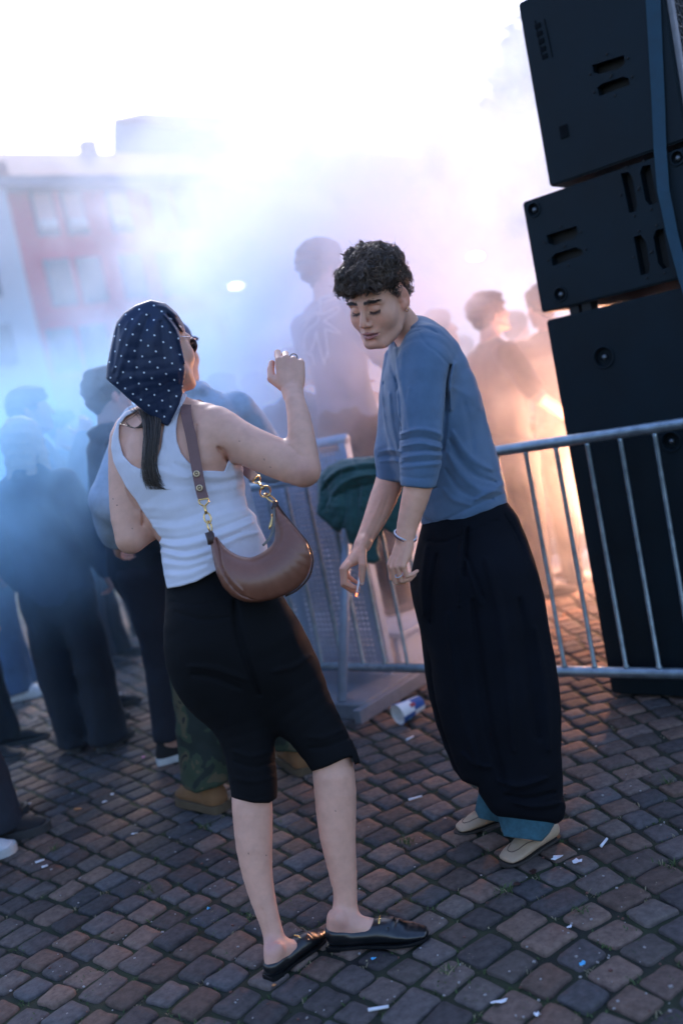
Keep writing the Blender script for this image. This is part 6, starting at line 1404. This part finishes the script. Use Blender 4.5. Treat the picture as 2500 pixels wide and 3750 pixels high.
    B.cut(Plane(F.p((0, 0, .10 if shoes[0] == 'boot' or len(shoes) > 5 else .04)), (0, 0, -1)), .006); B.fn.append(lambda Q: .006*smooth_noise(Q, 14, 3)+.004*smooth_noise(Q, 34, 9))
    sdf_obj(B, 'trousers', camo() if bottom[0] == 'camouflage' else cm(*bottom), root, vox*1.2, 2)
    # shoes
    for Fr in Fs:
        K = SDF(); shoe_ops(K, Fr, shoes[0]); K.cut(Plane(Fr.p((0, 0, .012)), (0, 0, -1)), .003); so = sdf_obj(K, 'shoe', cm(shoes[1], shoes[2]), root, .005, 1)
        sole(Fr, cm(*(shoes[3:5] if len(shoes) > 3 else ('shoe_sole', (.05, .05, .05)))), so, .030 if shoes[0] != 'loafer' else .014, z0=.0, kind='sneaker' if shoes[0] == 'sneaker' else 'boot')
        if shoes[0] == 'sneaker' and not lite:
            mb = MB()
            for k in range(6):
                y = .105+.020*k; z = .094-.0085*k; mb.tube([Fr.p((-.021, y, z-.010)), Fr.p((-.006, y+.006, z)), Fr.p((.012, y+.012, z)), Fr.p((.022, y+.010, z-.011))], .0034, 6); mb.tube([Fr.p((.021, y, z-.010)), Fr.p((.006, y+.006, z+.001)), Fr.p((-.012, y+.012, z+.001)), Fr.p((-.022, y+.010, z-.011))], .0034, 6)
            mb.build('laces', cm('white_laces', (.6, .62, .62)), so, True)
            if len(shoes) > 5: K = SDF(); K.u(Fr.ell((0, .247, .022), (.041, .036, .024)), .01); K.cut(Plane(Fr.p((0, 0, .012)), (0, 0, -1)), .003); sdf_obj(K, 'toe_cap', cm('shoe_white', (.55, .57, .57)), so, .004, 1)
    # hair or cap
    Hh = SDF(); hm = hairmat(*hair[1:3])
    if hair[0] == 'cap':
        Hh.u(HFm.ell((0, -.012, .055), (.086, .104, .078)), .01); Hh.cut(Plane(HFm.p((0, 0, .038)), -HFm.R[:, 2]), .004); Hh.u(HFm.chain([(-.035, .09, .045, .008, .02), (0, .135, .036, .006, .03), (.035, .09, .045, .008, .02)], udir=(0, 0, 1)), .012)
        sdf_obj(Hh, 'cap', hm, root, .005, 1)
        K = SDF(); K.u(HFm.ell((0, -.035, .0), (.081, .078, .070)), .01); K.sub(HFm.ell((0, .07, -.02), (.12, .075, .12)), .01); K.sub(HFm.ell((0, -.02, .09), (.2, .2, .05)), .002); sdf_obj(K, 'hair', hairmat('dark_hair', (.03, .022, .018)), root, .005, 1)
    else:
        vol = .014 if hair[0] == 'short' else .024
        Hh.u(HFm.ell((0, -.018, .042), (.075+vol, .095+vol, .084+vol)), .01); Hh.u(HFm.ell((0, .055, .080), (.060, .045, .035)), .03); Hh.u(HFm.ell((0, -.075, -.01), (.062, .035, .065)), .03)
        if hair[0] == 'long':
            Hh.u(HFm.chain([(0, -.07, .03, .085, .045), (0, -.085, -.06, .085, .040), (0, -.095, -.16, .090, .034), (0, -.10, -.27, .080, .025), (0, -.10, -.33, .05, .012)]), .03)
            for sx in (-1, 1): Hh.u(HFm.chain([(sx*.075, .0, .03, .025, .05), (sx*.085, .0, -.08, .025, .05), (sx*.085, .0, -.20, .022, .04)]), .02)
        if hair[0] == 'bun': Hh.u(HFm.ell((0, -.12, .07), (.04, .04, .04)), .015)
        Hh.sub(HFm.ell((0, .115, -.005), (.068, .070, .060)), .012); Hh.sub(HFm.ell((0, .085, -.07), (.09, .085, .075)), .012)
        am = .0065 if hair[0] in ('short', 'long') else .009
        Hh.fn.append(lambda Q: am*smooth_noise(Q, 55, 5)+am*.6*smooth_noise(Q, 120, 6))
        sdf_obj(Hh, 'hair', hm, root, .005, 1)
    return root, F, HFm, top_o
gp = lambda px, py, d: W(px, py, d)
def at_head(px, py, d, H, z0=0):                    # ground spot below a head seen at a photo position
    p = W(px, py, d); return (p[0], p[1])
RT = R_(-90)
crowd('dark haired man seen in profile lifting a hand to his mouth, at the left edge', at_head(95, 1512, 4.75, 1.72), R_(-84), 1.73, head=(0, 2, 0), top=('blue_jacket', (.03, .06, .13)), jacket=1, arms=[((-.25, .12, 1.18), (-.1, .2, 1.38)), ((.26, .20, 1.14), (.06, .27, 1.46))])
crowd('woman with long blonde hair seen from behind in a dark coat, at the left edge', at_head(78, 1620, 4.25, 1.62), R_(-12), 1.55, hair=('long', 'blonde_hair', (.55, .42, .30)), top=('navy_coat', (.02, .04, .08)), jacket=1, bottom=('wide_dark_trousers', (.010, .014, .022)), wide=1.35, skin=(.55, .33, .27))
crowd('person in a dark jacket with black canvas sneakers, behind the woman\'s left arm', (G(668, 2745)[0], G(668, 2745)[1]), R_(-66), 1.67, head=(8, 0, 0), tilt=.02, hips=.95, top=('black_bomber', (.012, .02, .03)), jacket=1, shoes=('sneaker', 'black_canvas', (.012, .012, .014), 'shoe_white', (.55, .57, .57), 1), arms=[((-.24, -.05, 1.15), (-.25, .08, .92)), ((.25, -.02, 1.12), (.22, .14, .90))], legs=[((-.12, .14), (-.11, .08)), ((.10, -.07), (.10, -.02))])
crowd('person in a pale blue shirt, camouflage trousers and tan boots behind the headscarf', ((G(780, 2950)[0]+G(1110, 2825)[0])/2, (G(780, 2950)[1]+G(1110, 2825)[1])/2), R_(32), 1.74, head=(-62, 5, 0), tilt=.03, hair=('cap', 'blue_cap', (.05, .09, .18)), top=('pale_blue_denim', (.36, .46, .58)), jacket=1, bottom=('camouflage', (0, 0, 0)), wide=1.25, shoes=('boot', 'tan_nubuck', (.20, .10, .04), 'tan_boot_sole', (.10, .07, .04)),
      arms=[((-.34, .0, 1.16), (-.30, .16, 1.02)), ((.33, .05, 1.18), (.22, .28, 1.20))], legs=[((-.19, .0), (-.15, .03)), ((.19, .0), (.15, .03))])
r5 = crowd('tall bearded man in a pale printed T-shirt standing above the crowd', at_head(1172, 1000, 4.8, 1.82), R_(-52), 1.93, z0=.235, head=(-14, 4, 0), hair=('curly', 'dark_hair', (.03, .022, .018)), top=('faded_tee', (.10, .15, .24)), sleeves='short', arms=[((-.28, .06, 1.16), (-.2, .24, 1.05)), ((.27, .06, 1.14), (.18, .27, 1.02))])
crowd('woman in profile looking up, lit orange, right of the sweater', at_head(1612, 1185, 5.75, 1.70), R_(-80), 1.78, head=(0, 14, 0), skin=(.56, .34, .26), hair=('short', 'dark_hair', (.03, .022, .018)), top=('rust_shirt', (.16, .07, .05)), lean=-.04, sleeves='short')
crowd('curly haired man with a bare lit forearm in a black T-shirt near the loudspeakers', at_head(1775, 1150, 5.45, 1.80), R_(-72), 1.80, head=(-4, 10, 0), hair=('curly', 'brown_curls', (.05, .03, .022)), top=('black_tee', (.012, .014, .022)), sleeves='short', arms=[((-.26, .02, 1.15), (-.22, .22, 1.0)), ((.28, .08, 1.13), (.2, .33, .95))])
crowd('dark clothed person raising a hand beside the loudspeakers', at_head(1885, 1215, 6.3, 1.72), R_(-40), 1.72, top=('dark_shirt', (.015, .018, .03)), arms=[((-.27, .1, 1.25), (-.2, .2, 1.0)), ((.24, .18, 1.35), (.16, .26, 1.66))], lite=True, vox=.008)
crowd('person half hidden behind the edge of the loudspeaker stack', at_head(1990, 1120, 5.6, 1.8), R_(15), 1.80, top=('dark_shirt', (.015, .018, .03)), lite=True, vox=.008)
crowd('person in a white cap directly behind the woman\'s raised hand', at_head(1058, 1330, 5.2, 1.7), R_(-35), 1.70, hair=('cap', 'white_cap', (.75, .73, .73)), top=('grey_blue_tee', (.10, .14, .2)), sleeves='short', lite=True, vox=.008)
crowd('person in profile deep in the smoke, right of the headscarf', at_head(790, 1375, 6.2, 1.7), R_(-85), 1.70, lite=True, vox=.008, skin=(.6, .36, .28), top=('pale_tee', (.4, .42, .46)), sleeves='short')
crowd('person deep in the smoke below the brightest street lamp', at_head(915, 1365, 7.2, 1.7), R_(-70), 1.72, lite=True, vox=.009, skin=(.6, .36, .28), top=('slate_tee', (.08, .11, .16)))
crowd('pink faced person right of the man touching his mouth', at_head(212, 1548, 6.0, 1.66), R_(-100), 1.66, lite=True, vox=.008, skin=(.6, .36, .28), top=('navy_tee', (.03, .05, .1)), arms=[((-.2, .15, 1.2), (-.05, .25, 1.42)), ((.2, .15, 1.2), (.08, .26, 1.40))])
crowd('person with an arm raised, far back left of the headscarf', at_head(330, 1500, 6.9, 1.68), R_(-60), 1.70, lite=True, vox=.009, skin=(.6, .36, .28), top=('teal_tee', (.04, .09, .12)), arms=[((-.3, .1, 1.4), (-.28, .14, 1.68)), ((.25, .1, 1.15), (.15, .25, 1.1))])
crowd('person facing away between the curly haired man and the profile woman', at_head(1690, 1232, 7.6, 1.7), R_(20), 1.70, lite=True, vox=.009, top=('slate_tee', (.08, .11, .16)))
crowd('person far back behind the tall man, nearly lost in smoke', at_head(1300, 1290, 8.6, 1.7), R_(-160), 1.72, lite=True, vox=.009, top=('slate_tee', (.08, .11, .16)))
crowd('person whose dark flared jeans and black shoes enter at the left edge', (G(25, 3040)[0]-.08, G(25, 3040)[1]), R_(-75), 1.78, lite=True, vox=.008, bottom=('dark_jeans', (.022, .028, .042)), wide=1.25, hips=.9, shoes=('sneaker', 'black_shoes', (.012, .012, .014)), legs=[((-.10, -.05), (-.1, 0)), ((.10, .04), (.1, .03))])
crowd('person in black trousers and pointed black shoes by the left edge', (G(5, 2755)[0]-.02, G(5, 2755)[1]), R_(-92), 1.75, lite=True, vox=.008, bottom=('dark_trousers', (.012, .015, .025)), wide=.9, shoes=('loafer', 'black_shoes', (.012, .012, .014)))
crowd('person in a white sneaker at the left edge, nearest the camera', (G(-85, 3195)[0], G(-85, 3195)[1]), R_(-100), 1.72, lite=False, vox=.008, bottom=('dark_jeans', (.022, .028, .042)), wide=1.0, shoes=('sneaker', 'white_leather', (.62, .64, .66), 'shoe_white', (.55, .57, .57)), legs=[((-.10, -.12), (-.1, -.05)), ((.10, -.10), (.1, -.05))])
crowd('person in blue jeans and white shoes standing in the smoke at the left edge', (G(80, 2545)[0], G(80, 2545)[1]), R_(-70), 1.75, lite=False, vox=.008, bottom=('blue_jeans', (.05, .10, .20)), wide=1.1, shoes=('sneaker', 'white_leather', (.62, .64, .66), 'shoe_white', (.55, .57, .57)), top=('navy_tee', (.03, .05, .1)))
# white scribbled print on the tall man's shirt
def tee_print():
    root, F, HFm, top_o = r5; white = mat('shirt_print', (.62, .66, .70), rough=.8); me = top_o.data
    vv = np.empty(len(me.vertices)*3); me.vertices.foreach_get('co', vv); vv = vv.reshape(-1, 3)
    px, py, d = proj(vv)
    lines = [[(1100, 1185), (1150, 1130), (1205, 1100), (1240, 1085)], [(1110, 1200), (1140, 1160), (1180, 1145)], [(1115, 1280), (1120, 1220), (1165, 1175), (1158, 1140), (1120, 1170)], [(1175, 1140), (1172, 1095), (1215, 1080)], [(1172, 1098), (1178, 1150), (1240, 1120)], [(1240, 1120), (1240, 1140), (1185, 1175)], [(1185, 1175), (1245, 1215)], [(1245, 1222), (1190, 1205)], [(1190, 1205), (1195, 1250), (1205, 1310)], [(1158, 1215), (1170, 1270), (1188, 1335)], [(1188, 1335), (1200, 1280)], [(1158, 1215), (1150, 1255), (1135, 1290)], [(1100, 1290), (1140, 1300), (1150, 1340)]]
    mb = MB()
    for l in lines:
        P = catmull(np.array(l, float), 5); out = []
        for x, y in P:
            m = (np.abs(px-x) < 14) & (np.abs(py-y) < 14)
            if m.any(): out.append(W(x, y, d[m].min()-.004))
        if len(out) > 1: mb.tube(out, .0042, 5)
    if mb.v: mb.build('shirt_print', white, top_o, True)
tee_print()
# ------------------------------------------------------------------ jacket thrown over the barrier
def jacket():
    g = mat('dark_green_cotton', (.018, .075, .070), rough=.8, var=.2, scale=10, bump=.4, bscale=600, sheen=.3)
    S = SDF(); rd = 4.62
    dd = lambda px: float((BR.at(BR.sz(px, 1760)[0], 1.035)-CAM) @ _F)
    S.u(Chain(PX([(1188, 1800, dd(1190)-.06, 46, .10), (1240, 1765, dd(1240), 75, .15), (1320, 1745, dd(1320), 72, .16), (1400, 1728, dd(1400), 62, .15), (1470, 1722, dd(1470), 55, .14)]), k=.02), .02)
    S.u(Chain(PX([(1200, 1790, dd(1200)-.12, 50, .06), (1210, 1870, dd(1210)-.16, 60, .06), (1230, 1910, dd(1230)-.16, 50, .05), (1240, 1945, dd(1240)-.15, 30, .03)]), k=.02), .05)
    S.u(Chain(PX([(1300, 1760, dd(1300)-.10, 90, .07), (1310, 1850, dd(1310)-.14, 90, .06), (1320, 1930, dd(1320)-.14, 62, .045), (1330, 1990, dd(1330)-.13, 55, .035), (1360, 2050, dd(1360)-.12, 48, .03)]), k=.02), .05)
    S.u(Chain(PX([(1400, 1740, dd(1400)-.06, 75, .08), (1410, 1840, dd(1410)-.10, 80, .06), (1425, 1920, dd(1420)-.10, 50, .04), (1440, 1950, dd(1430)-.10, 40, .03)]), k=.02), .05)
    S.cut(Poly([(1168, 1787), (1176, 1740), (1205, 1708), (1240, 1690), (1290, 1680), (1340, 1674), (1400, 1674), (1500, 1674), (1520, 1740), (1510, 1900), (1456, 1957), (1425, 1945), (1405, 1930), (1380, 2008), (1392, 2050), (1372, 2064), (1340, 2062), (1300, 1990), (1280, 1986), (1270, 1928), (1250, 1932), (1242, 1952), (1216, 1935), (1190, 1910), (1160, 1882), (1163, 1840)], 4.4), .012)
    for pts, w_, a in [([(1190, 1760), (1240, 1720), (1310, 1700), (1400, 1695)], 8, .012), ([(1180, 1800), (1230, 1745), (1300, 1722), (1390, 1716)], 8, -.012), ([(1200, 1850), (1240, 1780), (1310, 1745), (1400, 1735)], 9, .012), ([(1180, 1870), (1220, 1820), (1290, 1790), (1370, 1770)], 10, -.012),
                       ([(1260, 1800), (1262, 1860), (1255, 1920)], 9, -.014), ([(1330, 1780), (1322, 1860), (1310, 1960)], 11, .012), ([(1290, 1800), (1290, 1880), (1288, 1960)], 9, .010), ([(1240, 1690), (1255, 1715), (1250, 1745)], 5, .008), ([(1290, 1682), (1310, 1712)], 5, -.008), ([(1380, 1780), (1375, 1880), (1370, 1980)], 9, -.012)]: S.crease(pts, w_, a)
    S.fn.append(lambda Q: .008*smooth_noise(Q, 18, 91)+.005*np.abs(smooth_noise(Q, 40, 92))+.002*smooth_noise(Q, 95, 93))
    V, F = S.mesh(.005); V = relax(V, F, 2); o = mesh_obj('jacket', V, F, g, None, True); tag(o, 'dark green jacket thrown over the top rail of the barrier', 'jacket')
    mb = MB()
    for a in ([(1243, 1945), (1246, 1975), (1256, 2010), (1268, 2030)], [(1246, 1950), (1250, 1990), (1262, 2035)], [(1250, 1992), (1270, 2028)]): mb.tube([W(x, y, 4.2) for x, y in a], .004, 6)
    mb.build('drawstring', g, o, True)
jacket()
# ------------------------------------------------------------------ smoke
def smoke():
    lo = np.array([-9., 2.75, -.6]); hi = np.array([11., 19., 7.0]); c = (lo+hi)/2
    mb = MB(); mb.box(c, (hi-lo)/2); o = mb.build('smoke', []); 
    m = bpy.data.materials.new('smoke'); m.use_nodes = True; nt = m.node_tree; nt.nodes.remove(nt.nodes['Principled BSDF']); out = nt.nodes['Material Output']; L = nt.links.new
    pv = _n(nt, 'ShaderNodeVolumePrincipled'); pv.inputs['Color'].default_value = (.75, .845, 1.0, 1); pv.inputs['Anisotropy'].default_value = .3
    geo = _n(nt, 'ShaderNodeNewGeometry'); sx = _n(nt, 'ShaderNodeSeparateXYZ'); L(geo.outputs['Position'], sx.inputs[0])
    def mrange(src, a, b, c_=0., d=1., sm=True):
        n = _n(nt, 'ShaderNodeMapRange'); n.interpolation_type = 'SMOOTHSTEP' if sm else 'LINEAR'
        for k, v in zip(('From Min', 'From Max', 'To Min', 'To Max'), (a, b, c_, d)): n.inputs[k].default_value = v
        L(src, n.inputs['Value']); return n.outputs['Result']
    def mul(a, b, op='MULTIPLY'):
        n = _n(nt, 'ShaderNodeMath', operation=op)
        for i, v in enumerate((a, b)):
            if isinstance(v, (int, float)): n.inputs[i].default_value = v
            else: L(v, n.inputs[i])
        return n.outputs[0]
    n1 = _n(nt, 'ShaderNodeTexNoise', Scale=.62, Detail=3.0, Roughness=.55, Distortion=.7); L(geo.outputs['Position'], n1.inputs['Vector'])
    puff = mrange(n1.outputs['Fac'], .36, .64, .12, 1.75)
    n2 = _n(nt, 'ShaderNodeTexNoise', Scale=2.4, Detail=3.0, Roughness=.6, Distortion=.9); L(geo.outputs['Position'], n2.inputs['Vector'])
    wisp = mrange(n2.outputs['Fac'], .33, .67, .15, 2.0)
    yr = mul(sx.outputs['Y'], mrange(sx.outputs['X'], -1.1, -.3, 0., 1.08), 'SUBTRACT')
    near = mrange(yr, 2.95, 3.45, 0., 1.6)
    heart = mul(mrange(sx.outputs['X'], -.9, -.3, 0., 1.), mrange(sx.outputs['X'], .3, .75, 1., 0.)); near = mul(near, mul(mul(heart, mrange(sx.outputs['Z'], 2.0, 2.8, 2.6, 0.)), 1., 'ADD'))
    near = mul(near, mrange(sx.outputs['X'], .45, 1.0, 1., .42))
    fary = mrange(sx.outputs['Y'], 5.2, 9.5, 1., .07)
    left = mrange(sx.outputs['X'], -2.0, 1.1, .0, 1.0)               # thin on the left above the heads, thick in the middle
    belt = mul(mrange(sx.outputs['Z'], 1.45, 2.1, 1.15, 0.), mrange(sx.outputs['X'], -1., .8, 1., 0.)); left = mul(left, belt, 'ADD')
    low = mrange(sx.outputs['Z'], .55, 1.4, .02, 1.15)
    lowr = mrange(sx.outputs['X'], -.6, .5, 0., .8); low = mul(low, lowr, 'ADD')
    top = mrange(sx.outputs['Z'], 2.1, 4.8, 1., 0.)
    den = mul(mul(mul(puff, wisp), mul(near, fary)), mul(mul(left, low), mul(top, SMOKE_D)))
    cx = _n(nt, 'ShaderNodeMix', data_type='RGBA'); L(mul(mrange(sx.outputs['X'], -1.4, .5, 0., 1.), mrange(sx.outputs['Z'], 1.4, 2.4, 0., 1.), 'MAXIMUM'), cx.inputs['Factor'])
    cx.inputs['A'].default_value = (.34, .68, 1.0, 1); cx.inputs['B'].default_value = (.90, .925, 1.0, 1); L(cx.outputs['Result'], pv.inputs['Color'])   # smoke colour set blue low on the left, near white elsewhere
    L(den, pv.inputs['Density']); L(pv.outputs[0], out.inputs['Volume'])
    o.data.materials.append(m); tag(o, 'thick blue white smoke drifting over the crowd', 'smoke', kind='stuff')
SMOKE_D = .34
smoke()
